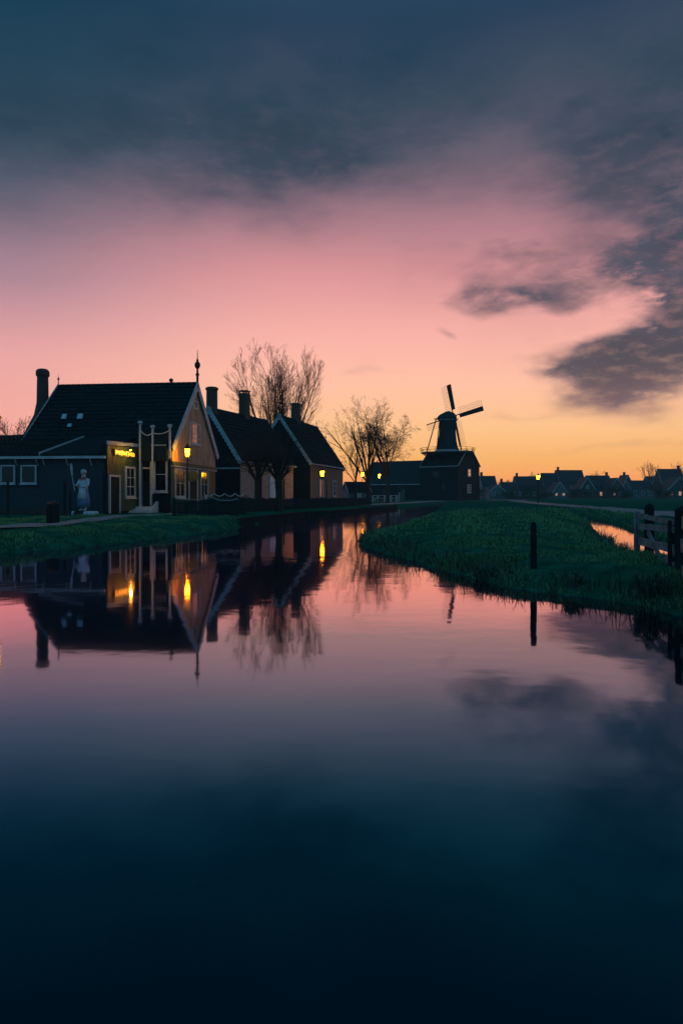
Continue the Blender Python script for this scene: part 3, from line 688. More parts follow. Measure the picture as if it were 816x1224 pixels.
# ------------------------------------------------------------------ other tall-roofed houses on the left bank
def gable_house(name, label, cat, org, rz, L, W, eave, ridge, wallm, gablem, roofm, tiles=True, barge=0.22, scallop=0.0, ov=0.22, bm=None, group=None):
    h = thing(name, label, cat, org, rz, group)
    sl = (ridge-eave)/(W/2)
    MB().prism([(0.04, 0, 0), (0.04, W, 0), (0.04, W, eave), (0.04, W/2, ridge-0.06), (0.04, 0, eave)], (L-0.08, 0, 0)).build('wall', wallm, h)
    if gablem is not None:
        gf = wframe((0.04, 0, 0), (0, 1, 0), (-1, 0, 0))
        planks_v(gf, 0.02, W-0.02, 0.3, lambda y: eave+(ridge-eave)*(1-abs(y-W/2)/(W/2))-0.08, 0.24, 0.0, 0.03).build('gable_planks', gablem, h, kind='stuff')
    z = eave-ov*sl+0.05
    roof_slab('roof_tiles' if tiles else 'roof', (-0.06, -ov, z), (L+0.06, -ov, z), (L+0.06, W/2, ridge+0.05), (-0.06, W/2, ridge+0.05), 0.08, roofm, h, tiles=tiles)
    roof_slab('roof_tiles' if tiles else 'roof', (L+0.06, W+ov, z), (-0.06, W+ov, z), (-0.06, W/2, ridge+0.05), (L+0.06, W/2, ridge+0.05), 0.08, roofm, h, tiles=tiles)
    if barge:
        for x, n in ((-0.02, -1), (L+0.02, 1)):
            for y in (-ov, W+ov):
                bargeboard(h, (x, y, z+0.04), (x, W/2, ridge+0.13), (n, 0, 0), barge, bm or M['white'], scallop, 0.05, out=0.05)
    return h
def side_frame(): return wframe((0, -0.0, 0), (1, 0, 0), (0, -1, 0))
def front_frame(): return wframe((0.0, 0, 0), (0, 1, 0), (-1, 0, 0))
B = gable_house('brick_house', 'pale brick cottage with steep dark roof and scalloped white verge beside the big wooden house', 'house', (-6.98, 47.1, G0), math.atan2(0.932, 0.361), 8.6, 4.96, 3.42, 7.05,
                M['brick'], M['dark_paint'], M['tile'], scallop=0.10, barge=0.24)
fbox(MB(), front_frame(), 0.0, 4.96, 2.72, 2.82, 0.0, 0.08).build('gable_rail', M['white_worn'], B)
chimney_stack(B, (0.35, 2.48), 0.78, 0.78, 6.2, 8.55, M['chimney'], cap=False, round_=True)
chimney_stack(B, (5.0, 2.48), 0.62, 0.62, 6.4, 8.75, M['chimney'])
SFm = side_frame()
for a0 in (2.1, 5.9): window(B, SFm, a0, a0+0.95, 0.75, 2.15, 0.08, 2, 3, frame=M['fence_dark'])
dm = MB(); fbox(dm, SFm, 4.35, 5.30, 0.02, 2.3, 0.0, 0.07); dm.build('door', M['pale_blue'], B)
fbox(MB(), SFm, -0.06, 8.66, 3.14, 3.24, 0.16, 0.28).build('gutter', M['white_worn'], B)
Cc = gable_house('brick_house', 'brick cottage with finials and broken white verge behind the pollard trees and lit lamp', 'house', (-2.6, 57.3, G0), math.atan2(0.967, 0.254), 10.8, 5.5, 3.78, 7.75,
                 M['dark_brick'], M['dark_paint'], M['tile'], scallop=0.09, barge=0.22, bm=M['white_worn'])
finial(Cc, (0, 2.75, 7.75), 0.95); finial(Cc, (10.8, 2.75, 7.75), 0.75)
chimney_stack(Cc, (4.3, 2.75), 0.8, 0.8, 7.0, 9.3, M['chimney'], cap=False, round_=True)
window(Cc, SFm, 2.6, 3.7, 0.8, 2.3, 0.08, 2, 3, pane=M['dim_window']); window(Cc, SFm, 7.0, 8.1, 0.8, 2.3, 0.09, 2, 3)
dm = MB(); fbox(dm, SFm, 4.9, 5.9, 0.02, 2.4, 0.0, 0.07); dm.build('door', M['green_paint'], Cc)
fbox(MB(), SFm, -0.06, 10.86, 3.48, 3.58, 0.16, 0.28).build('gutter', M['white_worn'], Cc)
Dd = gable_house('wooden_house', 'small dark wooden house with spike finial half hidden past the brick cottages', 'house', (-1.0, 82.0, G0), math.atan2(0.985, 0.17), 7.0, 4.6, 4.4, 7.9, M['dark_paint'], M['dark_paint'], M['tile'], barge=0.16)
finial(Dd, (0, 2.3, 7.9), 1.5); finial(Dd, (7.0, 2.3, 7.9), 1.2)
window(Dd, SFm, 1.5, 2.4, 1.2, 2.6, 0.08, 2, 2)
sh = gable_house('shed', 'low dark shed with pale door between the last house and the bare trees', 'shed', (1.0, 98.0, G0), math.atan2(0.3, 1.0), 3.4, 3.2, 1.5, 2.9, M['village_wall'], None, M['tile'], tiles=False, barge=0.1)
fbox(MB(), SFm, 1.0, 2.0, 0.02, 1.4, 0.0, 0.05).build('door', M['white_worn'], sh)

# ------------------------------------------------------------------ windmill on its barn
MA = R(-40)
MLX = Vector((math.cos(MA), math.sin(MA), 0)); MLY = Vector((-math.sin(MA), math.cos(MA), 0))
cor = at(547, 597, 140.0); cor.z = G0
ML, MW, ME, MR = 9.0, 9.0, 7.35, 10.3
mill = thing('windmill', 'dark smock windmill with four lattice sails standing on a tall barn', 'windmill', cor, MA)
# barn: gable faces +x, ridge runs back along -x; the visible long side is y = 0
MB().prism([(0, 0.0, 0), (0, MW, 0), (0, MW, ME), (0, MW*0.66, MR), (0, MW*0.34, MR), (0, 0, ME)], (-ML, 0, 0)).build('barn_wall', M['dark_paint'], mill)
slm = (MR-ME)/(MW*0.34)
roof_slab('barn_roof', (-ML-0.15, -0.25, ME-0.25*slm+0.06), (0.15, -0.25, ME-0.25*slm+0.06), (0.15, MW*0.34, MR+0.06), (-ML-0.15, MW*0.34, MR+0.06), 0.1, M['tile'], mill, tiles=False)
roof_slab('barn_roof', (0.15, MW+0.25, ME-0.25*slm+0.06), (-ML-0.15, MW+0.25, ME-0.25*slm+0.06), (-ML-0.15, MW*0.66, MR+0.06), (0.15, MW*0.66, MR+0.06), 0.1, M['tile'], mill, tiles=False)
MB().box(-ML-0.1, 0.1, MW*0.34, MW*0.66, MR+0.02, MR+0.12).build('barn_roof', M['tile'], mill)
for x, n in ((0.12, 1), (-ML-0.12, -1)):
    bargeboard(mill, (x, -0.3, ME-0.25*slm+0.10), (x, MW*0.34, MR+0.12), (n, 0, 0), 0.30, M['white_worn'], 0, 0.06, out=0.03)
    bargeboard(mill, (x, MW+0.3, ME-0.25*slm+0.10), (x, MW*0.66, MR+0.12), (n, 0, 0), 0.30, M['dark_paint'], 0, 0.06, out=0.03)
MSF = wframe((-ML, 0, 0), (1, 0, 0), (0, -1, 0)); MGF = wframe((0, 0, 0), (0, 1, 0), (1, 0, 0))
fbox(MB(), MSF, -0.1, ML+0.1, ME-0.42, ME-0.24, 0.22, 0.36).build('gutter', M['white_worn'], mill)
boards = MB()
for k in range(22): z = 0.3+k*0.315; fbox(boards, MSF, 0, ML, z, z+0.30, 0.0, 0.03+0.01*math.sin(k*2.1)); fbox(boards, MGF, 0, MW, z, z+0.30, 0.0, 0.03+0.01*math.sin(k*2.1+1))
boards.build('weatherboards', M['dark_paint'], mill, kind='stuff')
MSF2 = wframe((-ML, -0.045, 0), (1, 0, 0), (0, -1, 0)); MGF2 = wframe((0.045, 0, 0), (0, 1, 0), (1, 0, 0))
window(mill, MSF2, 2.9, 4.7, 4.6, 6.1, 0.14, 3, 2, frame=M['fence_dark']); window(mill, MSF2, 5.0, 6.1, 2.2, 3.4, 0.12, 2, 2, frame=M['fence_dark'])
window(mill, MGF2, 3.9, 5.3, 4.9, 6.6, 0.20, 1, 2, pane=M['warm_window'], frame=M['white_worn']); window(mill, MGF2, 3.7, 5.3, 1.5, 3.3, 0.16, 2, 3)
# extension barn on the left
ext = thing('barn', 'long low dark barn with pale gutter line adjoining the windmill', 'barn', cor-MLX*ML-Vector((0.0, 0, 0)), R(-30))
EX, EW, EE, ER = 13.5, 8.0, 3.6, 8.6
MB().prism([(-0.3, 0.4, 0), (-0.3, EW, 0), (-0.3, EW, EE), (-0.3, EW/2, ER), (-0.3, 0.4, EE)], (-EX, 0, 0)).build('wall', M['dark_paint'], ext)
roof_slab('roof', (-EX-0.5, 0.1, EE-0.2), (-0.2, 0.1, EE-0.2), (-0.2, EW/2, ER+0.1), (-EX+1.6, EW/2, ER+0.1), 0.1, M['thatch'], ext, tiles=False)
roof_slab('roof', (-0.2, EW+0.3, EE-0.2), (-EX-0.5, EW+0.3, EE-0.2), (-EX+1.6, EW/2, ER+0.1), (-0.2, EW/2, ER+0.1), 0.1, M['thatch'], ext, tiles=False)
MB().box(-EX-0.4, -0.3, -0.06, 0.08, EE-0.32, EE-0.14).build('gutter', M['white_worn'], ext)
EF = wframe((-EX, 0.4, 0), (1, 0, 0), (0, -1, 0))
window(ext, EF, 4.0, 5.2, 1.2, 2.4, 0.1, 2, 2, frame=M['fence_dark']); fbox(MB(), EF, 8.0, 9.6, 0.02, 2.4, 0.0, 0.06).build('door', M['green_paint'], ext)
# tower (octagonal, concave), stage, cap, tail, sails, in barn coordinates
tc_w = at(534.5, 540, 144.0); rel = tc_w-cor; tx, ty_ = rel.dot(MLX), rel.dot(MLY); TZ = at(0, 541, 144.0).z-G0
CT = at(0, 502, 144.0).z-G0
tw_ = MB(); hT = CT-TZ
tw_.lathe([(2.75, TZ-0.3), (2.62, TZ+0.25), (2.25, TZ+hT*0.16), (1.97, TZ+hT*0.35), (1.80, TZ+hT*0.6), (1.70, TZ+hT*0.85), (1.68, TZ+hT)], 8, (tx, ty_, 0), 0.3)
tw_.build('tower', M['thatch'], mill)
MB().lathe([(2.80, TZ+0.20), (2.66, TZ+0.55)], 8, (tx, ty_, 0), 0.3).build('white_band', M['white_worn'], mill)
sr = 5.6
MB().lathe([(sr, TZ-0.10), (sr, TZ+0.02)], 16, (tx, ty_, 0), 0.1).build('stage_deck', M['old_wood'], mill)
for k in range(16):
    a = 0.1+2*PI*k/16; c, s = math.cos(a), math.sin(a)
    MB().beam((tx+sr*0.97*c, ty_+sr*0.97*s, TZ-0.1), (tx+sr*0.55*c, ty_+sr*0.55*s, TZ-1.5), 0.14, 0.14).build('stage_strut', M['dark_paint'], mill)
    MB().beam((tx+sr*0.98*c, ty_+sr*0.98*s, TZ), (tx+sr*1.03*c, ty_+sr*1.03*s, TZ+0.95), 0.08, 0.08).build('stage_post', M['dark_paint'], mill)
rl = MB()
for zz in (0.5, 0.92):
    rl.tube([(tx+sr*1.02*math.cos(0.1+2*PI*k/16), ty_+sr*1.02*math.sin(0.1+2*PI*k/16), TZ+zz) for k in range(17)], 0.035, 4)
rl.build('stage_rail', M['dark_paint'], mill)
# cap: wind direction = away to the right; wx axis in world
wd = Vector((math.sin(R(36)), math.cos(R(36)), 0))            # rotor looks this way
wl_ = Vector((wd.dot(MLX), wd.dot(MLY), 0)); ws_ = Vector((-wl_.y, wl_.x, 0))
cc = Vector((tx, ty_, CT))
cap = MB(); secs = []
for s, hw, ht, zo in ((-2.2, 0.7, 0.9, 0.1), (-1.8, 1.5, 1.15, 0.05), (-0.6, 1.85, 1.75, 0.0), (0.8, 1.75, 2.0, 0.0), (1.9, 1.2, 1.9, 0.0), (2.2, 1.0, 1.7, 0.1)):
    secs.append([cc+wl_*s+ws_*(hw*x)+Vector((0, 0, zo+(ht-zo)*z)) for x, z in ((-1, 0), (-1.02, 0.35), (-0.72, 0.72), (0, 1), (0.72, 0.72), (1.02, 0.35), (1, 0))])
vs = [v for s in secs for v in s]; fs = []
for i in range(len(secs)-1):
    for k in range(7): fs.append((i*7+k, i*7+(k+1) % 7, (i+1)*7+(k+1) % 7, (i+1)*7+k))
fs += [tuple(range(6, -1, -1)), tuple(range((len(secs)-1)*7, len(secs)*7))]
cap.add(vs, fs); cap.build('cap', M['thatch'], mill)
MB().lathe([(2.0, -0.12), (2.0, 0.06)], 16, cc).build('cap_ring', M['white_worn'], mill)
hub = cc+wl_*2.9+Vector((0, 0, 1.15))
MB().tube([cc+wl_*1.2+Vector((0, 0, 1.0)), hub+wl_*0.25], 0.26, 8).build('windshaft', M['iron'], mill)
tailend = cc-wl_*4.6+Vector((0, 0, TZ-CT+0.6))
MB().beam(cc-wl_*1.6+Vector((0, 0, 0.5)), tailend, 0.28, 0.28).build('tail_pole', M['dark_paint'], mill)
for sgn_ in (-1, 1):
    MB().beam(cc+wl_*0.6+ws_*(2.15*sgn_)+Vector((0, 0, 0.25)), tailend+Vector((0, 0, 0.3)), 0.17, 0.17).build('tail_brace', M['dark_paint'], mill)
    MB().beam(cc-wl_*0.9+ws_*(2.2*sgn_)+Vector((0, 0, 0.25)), cc-wl_*1.6+ws_*(4.0*sgn_)+Vector((0, 0, TZ-CT+0.3)), 0.2, 0.2).build('tail_strut', M['dark_paint'], mill)
MB().beam(cc-wl_*1.0-ws_*2.6+Vector((0, 0, 0.3)), cc-wl_*1.0+ws_*2.6+Vector((0, 0, 0.3)), 0.22, 0.22).build('tail_beam', M['dark_paint'], mill)
# sails; in the rotor plane, e1 = to our right, e2 = up
e1 = Vector((wl_.y, -wl_.x, 0)); e2 = Vector((0, 0, 1))
RAD = 6.8
for k in range(4):
    ang = R(103)-k*PI/2
    d = e1*math.cos(ang)+e2*math.sin(ang); t = -e1*math.sin(ang)+e2*math.cos(ang)     # t: counter-clockwise as we see it
    off = wl_*(0.12 if k % 2 else -0.12)
    s = MB().beam(hub+off, hub+off+d*RAD, 0.20, 0.16, wl_).build('sail', M['dark_paint'], mill)
    if k < 2: b = MB().prism([hub+off+d*1.3-t*0.08, hub+off+d*(RAD+0.05)-t*0.08, hub+off+d*(RAD+0.05)-t*0.95, hub+off+d*1.3-t*0.75], -wl_*0.07); b.build('wind_board', M['dark_paint'], s)
    g = MB()
    for q in range(13):
        r = 1.35+q*(RAD-1.4)/12; g.beam(hub+off+d*r+t*0.09, hub+off+d*r+t*1.45-wl_*0.10*(1-q/12), 0.03, 0.03)
    for w_ in (0.5, 0.95, 1.42): g.beam(hub+off+d*1.35+t*w_-wl_*0.06, hub+off+d*RAD+t*w_, 0.03, 0.03)
    g.build('sail_lattice', M['post_wood'], s)

# ------------------------------------------------------------------ village across the meadow
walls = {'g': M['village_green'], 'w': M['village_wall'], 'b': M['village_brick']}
def vhouse(label, px0, px1, py_ridge, py_eave, d, wm_, rz=None, ridge_along=True, lit=0, chim=True, depth=7.0, barge=0.25, name='village_house'):
    """a far house whose front spans px0..px1 at distance d"""
    x0 = (px0-CX)/F*d; x1 = (px1-CX)/F*d; ridge = CAMZ+(HY-py_ridge)/F*d-G0; eave = CAMZ+(HY-py_eave)/F*d-G0; wid = x1-x0
    if ridge_along:          # eaves side faces us
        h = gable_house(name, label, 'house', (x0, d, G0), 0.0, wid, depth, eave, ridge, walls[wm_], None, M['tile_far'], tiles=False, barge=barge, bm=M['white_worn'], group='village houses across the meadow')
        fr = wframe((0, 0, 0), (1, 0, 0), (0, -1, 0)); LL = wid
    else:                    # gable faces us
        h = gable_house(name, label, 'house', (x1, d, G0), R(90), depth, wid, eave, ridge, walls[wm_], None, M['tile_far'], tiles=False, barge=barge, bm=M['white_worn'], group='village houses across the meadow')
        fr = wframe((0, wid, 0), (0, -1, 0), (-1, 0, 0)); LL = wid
    n = max(2, int(LL/2.2)); rr = random.Random(int(px0*7))
    for k in range(n):
        c = LL*(k+0.5)/n; lw = lit > k
        window(h, fr, c-0.5, c+0.5, 0.9, min(2.4, eave-0.3), 0.14, 2, 2, pane=M['warm_window'] if lw else M['glass'], sill=False)
    if eave > 4.6 or (not ridge_along and ridge > 6):
        for k in range(max(1, n-1)):
            c = LL*(k+0.5)/max(1, n-1)
            if ridge_along or abs(c-LL/2) < LL*0.25: window(h, fr, c-0.45, c+0.45, 3.3, 4.5, 0.13, 2, 2, sill=False)
    if chim:
        if ridge_along: chimney_stack(h, (LL*rr.choice((0.1, 0.9)), depth/2), 0.7, 0.7, ridge-0.6, ridge+1.2, M['chimney'], cap=False)
        else: chimney_stack(h, (depth*0.5, LL/2), 0.7, 0.7, ridge-0.6, ridge+1.1, M['chimney'], cap=False)
    return h
V_ = [('steep roofed village house next to the windmill barn', 576, 594, 568.5, 581, 215, 'w', True, 0, True),
      ('low pale outbuilding in front of the steep roofed village house', 585, 604, 579, 587, 205, 'w', False, 0, False),
      ('green village house with hipped shape, low between two taller roofs', 600, 619, 576, 585, 235, 'g', True, 0, True),
      ('broad dark roofed village house directly behind the meadow street lamp', 617, 651, 569, 582, 240, 'g', True, 0, True),
      ('village house with white gable beside the tall twin roofed house', 650, 669, 565, 579, 236, 'b', True, 0, False),
      ('tallest village house with wide roof and chimney', 667, 699, 561.5, 576, 250, 'b', True, 1, True),
      ('white verged village house with glowing shop window at the foot of the tallest roof', 660, 678, 576, 588, 222, 'w', False, 3, False),
      ('village house with narrow white gable right of the shop', 693, 711, 570, 584, 228, 'g', False, 0, False),
      ('long roofed village house with faint lit windows', 704, 732, 568, 581, 240, 'g', True, 2, True),
      ('village house with squat roof in the middle of the row by the bend', 730, 745, 571, 582, 232, 'b', False, 1, False),
      ('narrow village house with tall chimney beside the squat one', 744, 757, 567.5, 580, 245, 'g', False, 0, True),
      ('low wide village house with paired pale dormer windows', 754, 782, 574, 584, 226, 'w', True, 0, False),
      ('grey green village house set behind the paired dormers', 776, 796, 569, 580, 250, 'g', True, 0, False),
      ('big village house with high ridge and stout chimney', 791, 819, 560, 577, 236, 'b', True, 0, True),
      ('village house with bright white lit windows under a white verge', 797, 828, 570, 586, 210, 'g', False, 3, False),
      ('dark village house at the far end of the row', 826, 860, 566, 580, 230, 'b', True, 0, True)]
for (lb, a, b, r_, e_, d_, w_, al, lt, chm) in V_: vhouse(lb, a, b, r_, e_, d_, w_, ridge_along=al, lit=lt, chim=chm)

# ------------------------------------------------------------------ bare trees
def bare_tree(label, base, height_, seed, stems, spread, up, twig, trunk_h, r0, name='bare_tree', density=1.0, levels=4, group=None, lean=(0, 0), child=1.0, wig=1.0, fan=False):
    rs = random.Random(seed); t = thing(name, label, 'tree', base, 0, group)
    tr = MB(); cr = MB()
    def perp(d):
        a = d.orthogonal().normalized(); b = d.cross(a); k = rs.uniform(0, 2*PI); return a*math.cos(k)+b*math.sin(k)
    def branch(p, d, length, r, lev):
        n = 5 if lev <= 1 else (4 if lev == 2 else 3)
        pts = [p.copy()]; rad = [r]; dd = d.copy(); nodes = []
        for i in range(n):
            dd = (dd+perp(dd)*rs.uniform(0.04, 0.16)*wig+Vector((0, 0, up*(0.10 if lev < 3 else 0.05)))).normalized()
            p = p+dd*(length/n); pts.append(p.copy()); rr = r*(1-0.72*(i+1)/n) if lev < levels else r*(1-0.5*(i+1)/n)
            rad.append(max(rr, twig)); nodes.append((p.copy(), dd.copy(), rad[-1], (i+1)/n))
        cr.tube(pts, rad, 5 if lev == 1 else (4 if lev == 2 else 3), cap=False)
        if lev >= levels: return
        nc = {1: 7, 2: 7, 3: 5, 4: 4}.get(lev, 4); nc = max(2, int(nc*density))
        for k in range(nc):
            f = 0.22+0.78*(k+rs.random())/nc; i = min(n-1, int(f*n)); q, qd, qr, _ = nodes[i]
            q = q-qd*(length/n)*rs.random()
            ang = rs.uniform(0.35, 0.75)*(1.0 if lev > 1 else 0.85)*spread*child
            nd = (qd*math.cos(ang)+perp(qd)*math.sin(ang)).normalized()
            branch(q, nd, length*rs.uniform(0.42, 0.62)*(1.12-0.45*f), max(qr*0.62, twig), lev+1)
    top = Vector((lean[0], lean[1], trunk_h))
    tp = [Vector((0, 0, -0.3)), Vector((0, 0, 0.15)), Vector((rs.uniform(-.05, .05), 0, trunk_h*0.5))*1.0+Vector((lean[0]*0.4, lean[1]*0.4, 0)), top]
    tr.tube(tp, [r0*1.5, r0*1.15, r0*0.92, r0*0.85], 9); tr.build('trunk', M['bark'], t, smooth=True)
    for k in range(stems):
        az = 2*PI*(k+rs.uniform(-0.25, 0.25))/stems; tilt = rs.uniform(0.18, 0.55)*spread if k else 0.06
        if fan: tilt = 0.08+0.52*abs(math.sin(k*2.4))*spread
        d = Vector((math.cos(az)*math.sin(tilt), math.sin(az)*math.sin(tilt), math.cos(tilt)))
        ln = (height_-trunk_h)*rs.uniform(0.62, 0.80)/max(0.75, math.cos(tilt)*0.95)
        branch(top-Vector((0, 0, rs.uniform(0.0, trunk_h*0.25))), d, ln, r0*rs.uniform(0.42, 0.62), 1)
    cr.build('crown', M['twig'], t)
    return t
def base_at(px, d): x = (px-CX)/F*d; return (x, d, max(0.35, gz(x, d)))
bare_tree('tall fan-shaped bare tree rising behind the steep roofed cottages', base_at(336, 72), 14.8, 11, 11, 0.78, 0.9, 0.006, 2.6, 0.24, density=1.0, levels=5, child=0.85, wig=0.8, fan=True)
bare_tree('tallest bare tree with spreading crown beside the windmill barn', base_at(440, 92), 13.4, 5, 8, 1.2, 0.3, 0.007, 3.2, 0.28, levels=5, density=0.8, wig=0.7, child=0.95)
bare_tree('slender bare tree between the last house and the tallest waterside tree', base_at(425, 98), 9.8, 17, 5, 1.0, 0.4, 0.008, 3.2, 0.17, density=0.85, levels=5)
bare_tree('wide low bare tree in front of the long barn', base_at(463, 88), 11.2, 23, 6, 1.45, 0.2, 0.008, 3.6, 0.24, levels=5)
bare_tree('bushy bare tree behind the low roof and round chimney', base_at(12, 66), 8.6, 31, 6, 1.15, 0.4, 0.010, 2.2, 0.2)
bare_tree('thin bare tree standing up behind the village house chimneys', base_at(779, 262), 14.0, 37, 5, 1.0, 0.5, 0.03, 4, 0.3, levels=3)
bare_tree('small bare tree behind the broad roofed house by the meadow lamp', base_at(640, 262), 10.5, 41, 5, 1.1, 0.4, 0.03, 3, 0.25, levels=3)
bare_tree('wispy bare tree between the twin roofs and the long roofed village house', base_at(711, 268), 10.5, 43, 5, 1.3, 0.4, 0.03, 3, 0.25, levels=3)
bare_tree('bare tree poking up past the last village roofs', base_at(815, 262), 13.5, 47, 5, 1.1, 0.4, 0.03, 3, 0.25, levels=3)
bare_tree('low bushy bare tree between the windmill barn and the village', base_at(604, 262), 7.6, 53, 6, 1.3, 0.3, 0.03, 2, 0.25, levels=3)
def pollard(label, base, th, r0, seed, rad, n):
    rs = random.Random(seed); t = thing('pollard_tree', label, 'tree', base, 0, 'pollard trees by the quay')
    tr = MB(); tr.tube([(0, 0, -0.2), (0.01, 0, 0.1), (0.03, 0.0, th*0.55), (0.0, 0.02, th)], [r0*1.3, r0*1.05, r0*0.9, r0*1.05], 10)
    heads = []
    for k in range(7):
        a = 2*PI*k/7+rs.uniform(-.3, .3); e = Vector((math.cos(a)*rad*0.30*rs.uniform(0.6, 1.2), math.sin(a)*rad*0.30*rs.uniform(0.6, 1.2), th+rs.uniform(0.45, 1.3)))
        tr.tube([Vector((0, 0, th-0.1)), Vector((0, 0, th)).lerp(e, 0.5)+Vector((0, 0, -0.05)), e], [r0*0.55, r0*0.40, r0*0.36], 7); heads.append(e)
        tr.lathe([(r0*0.2, -0.12), (r0*0.52, -0.03), (r0*0.5, 0.06), (r0*0.15, 0.13)], 7, tuple(e))
    heads.append(Vector((0, 0, th+0.8))); tr.tube([(0, 0, th), heads[-1]], [r0*0.6, r0*0.4], 7)
    tr.build('trunk', M['bark'], t)
    cr = MB()
    for h in heads:
        for q in range(n):
            d = Vector((rs.gauss(0, 1)+h.x*0.7, rs.gauss(0, 1)+h.y*0.7, rs.uniform(-0.4, 2.4))).normalized(); l = rs.uniform(0.5, 1.2)*rad*0.95
            p1 = h+d*l*0.5+Vector((rs.uniform(-.06, .06), rs.uniform(-.06, .06), 0.03)); p2 = h+d*l+Vector((0, 0, 0.12*l))
            cr.tube([h, p1, p2], [0.016, 0.011, 0.005], 3, cap=False)
            for z in range(3):
                s = p1.lerp(p2, rs.random()); e = s+(d+Vector((rs.gauss(0, .6), rs.gauss(0, .6), rs.gauss(0, .5)))).normalized()*rs.uniform(0.15, 0.4)
                cr.tube([s, e], [0.008, 0.004], 3, cap=False)
    cr.build('crown', M['twig'], t)
    # a few clinging leaves
    lv = MB()
    for q in range(n):
        h = rs.choice(heads); d = Vector((rs.gauss(0, 1)+h.x*0.6, rs.gauss(0, 1)+h.y*0.6, rs.uniform(-0.5, 1.2))).normalized(); p = h+d*rs.uniform(0.1, 0.75)*rad*0.7
        a = Vector((rs.gauss(0, 1), rs.gauss(0, 1), rs.gauss(0, 1))).normalized(); b = a.orthogonal().normalized()
        s = rs.uniform(0.035, 0.075); lv.add([p-a*s, p+b*s*0.6, p+a*s, p-b*s*0.6], [(0, 1, 2, 3)])
    lv.build('leaves', M['leaf_dark'], t, kind='stuff')
    return t
pollard('pollard tree with knobbly dense head next to the picket fence', base_at(308, 39.0), 1.70, 0.15, 3, 1.9, 16)
pollard('pollard tree with thick forked trunk in front of the brick cottage door', base_at(333, 39.5), 1.80, 0.22, 9, 2.1, 18)

# ------------------------------------------------------------------ fences along the left bank
def copy_part(o, parent, loc_, rz=0, sc=(1, 1, 1)):
    c = o.copy(); C.objects.link(c); c.parent = parent; c.location = loc_; c.rotation_euler = (0, 0, rz); c.scale = sc; return c
def picket_run(name, label, pts, hgt, gap, pw, m, sagf=None, knobs=False, cat='fence'):
    f = thing(name, label, cat, (pts[0][0], pts[0][1], 0)); o0 = Vector((pts[0][0], pts[0][1], 0)); first = None; kn = None; total = 0.0
    for i in range(len(pts)-1):
        a, b = Vector((*pts[i], 0)), Vector((*pts[i+1], 0)); d = b-a; Ls = d.length; ang = math.atan2(d.y, d.x); n = max(1, int(Ls/gap))
        for zr in (0.16, hgt-0.2):
            za, zb = max(0.3, gz(a.x, a.y)), max(0.3, gz(b.x, b.y))
            nrm = Vector((-d.y, d.x, 0)).normalized()*0.035
            MB().beam(a-o0+nrm+Vector((0, 0, za+zr)), b-o0+nrm+Vector((0, 0, zb+zr)), 0.04, 0.06).build('rail', m, f)
        za = max(0.3, gz(a.x, a.y)); q = a-o0+Vector((-d.y, d.x, 0)).normalized()*0.09
        MB().box(q.x-0.05, q.x+0.05, q.y-0.05, q.y+0.05, za-0.3, za+hgt+0.04).build('fence_post', m, f)
        for k in range(n):
            p = a+d*((k+0.5)/n); z = max(0.3, gz(p.x, p.y)); h = hgt*(1-(sagf(k/n, i) if sagf else 0.0))*random.uniform(0.985, 1.015)
            if first is None:
                first = MB().prism([(-pw/2, -0.011, 0), (pw/2, -0.011, 0), (pw/2, -0.011, 0.95), (0, -0.011, 1.0), (-pw/2, -0.011, 0.95)], (0, 0.022, 0)).build('picket', m, f)
                o = first; o.location = p-o0+Vector((0, 0, z+0.02)); o.rotation_euler = (0, random.uniform(-.015, .015), ang); o.scale = (1, 1, h)
            else:
                o = copy_part(first, f, p-o0+Vector((0, 0, z+0.02)), ang, (1, 1, h))
            if knobs:
                if kn is None:
                    kn = MB().lathe([(0.012, 0), (0.024, 0.012), (0.024, 0.03), (0.006, 0.045)], 6).build('picket_knob', M['white'], f); kn.location = p-o0+Vector((0, 0, z+0.022+h))
                else: copy_part(kn, f, p-o0+Vector((0, 0, z+0.022+h)))
    return f
picket_run('picket_fence', 'dark picket fence with dipping white-knobbed top in front of the plank gable', [(-6.75, 27.6), (-5.45, 28.6), (-4.6, 30.3)], 0.74, 0.10, 0.07, M['fence_dark'],
           sagf=lambda t, i: 0.16*math.sin(PI*t), knobs=True)
picket_run('palisade_fence', 'long dark palisade fence along the quay in front of the brick cottages', [(-5.2, 31.4), (-5.0, 33.6), (-4.35, 38.6), (-3.8, 42.8), (-2.8, 45.3), (-0.4, 55.4), (3.0, 69.4)], 0.72, 0.17, 0.12, M['fence_dark'])
# garden hedge behind the picket fence with a garland
def leaf_mass(name, label, cat, pts, rad, n, size, m, seed, kind=None):
    rs = random.Random(seed); mb = MB()
    for i in range(n):
        a = rs.choice(range(len(pts)-1)); p = Vector(pts[a]).lerp(Vector(pts[a+1]), rs.random())
        d = Vector((rs.gauss(0, 1), rs.gauss(0, 1), rs.gauss(0, 1))).normalized()*(rs.random()**0.4)
        p = p+Vector((d.x*rad, d.y*rad, d.z*rad*1.1)); s = size*rs.uniform(0.6, 1.4)
        u = Vector((rs.gauss(0, 1), rs.gauss(0, 1), rs.gauss(0, 1))).normalized(); v = u.orthogonal().normalized()
        mb.add([p-u*s, p+v*s*0.55, p+u*s, p-v*s*0.55], [(0, 1, 2, 3)])
    return mb
hd = thing('hedge', 'clipped garden hedge behind the white-knobbed picket fence', 'hedge', (-5.3, 31.5, gz(-5.3, 31.5)))
leaf_mass('', '', '', [(-1.0, -0.6, 0.45), (0.0, 0.0, 0.42), (0.75, 1.2, 0.45)], 0.5, 2600, 0.045, M['leaf_dark'], 4).build('foliage', M['leaf_dark'], hd)
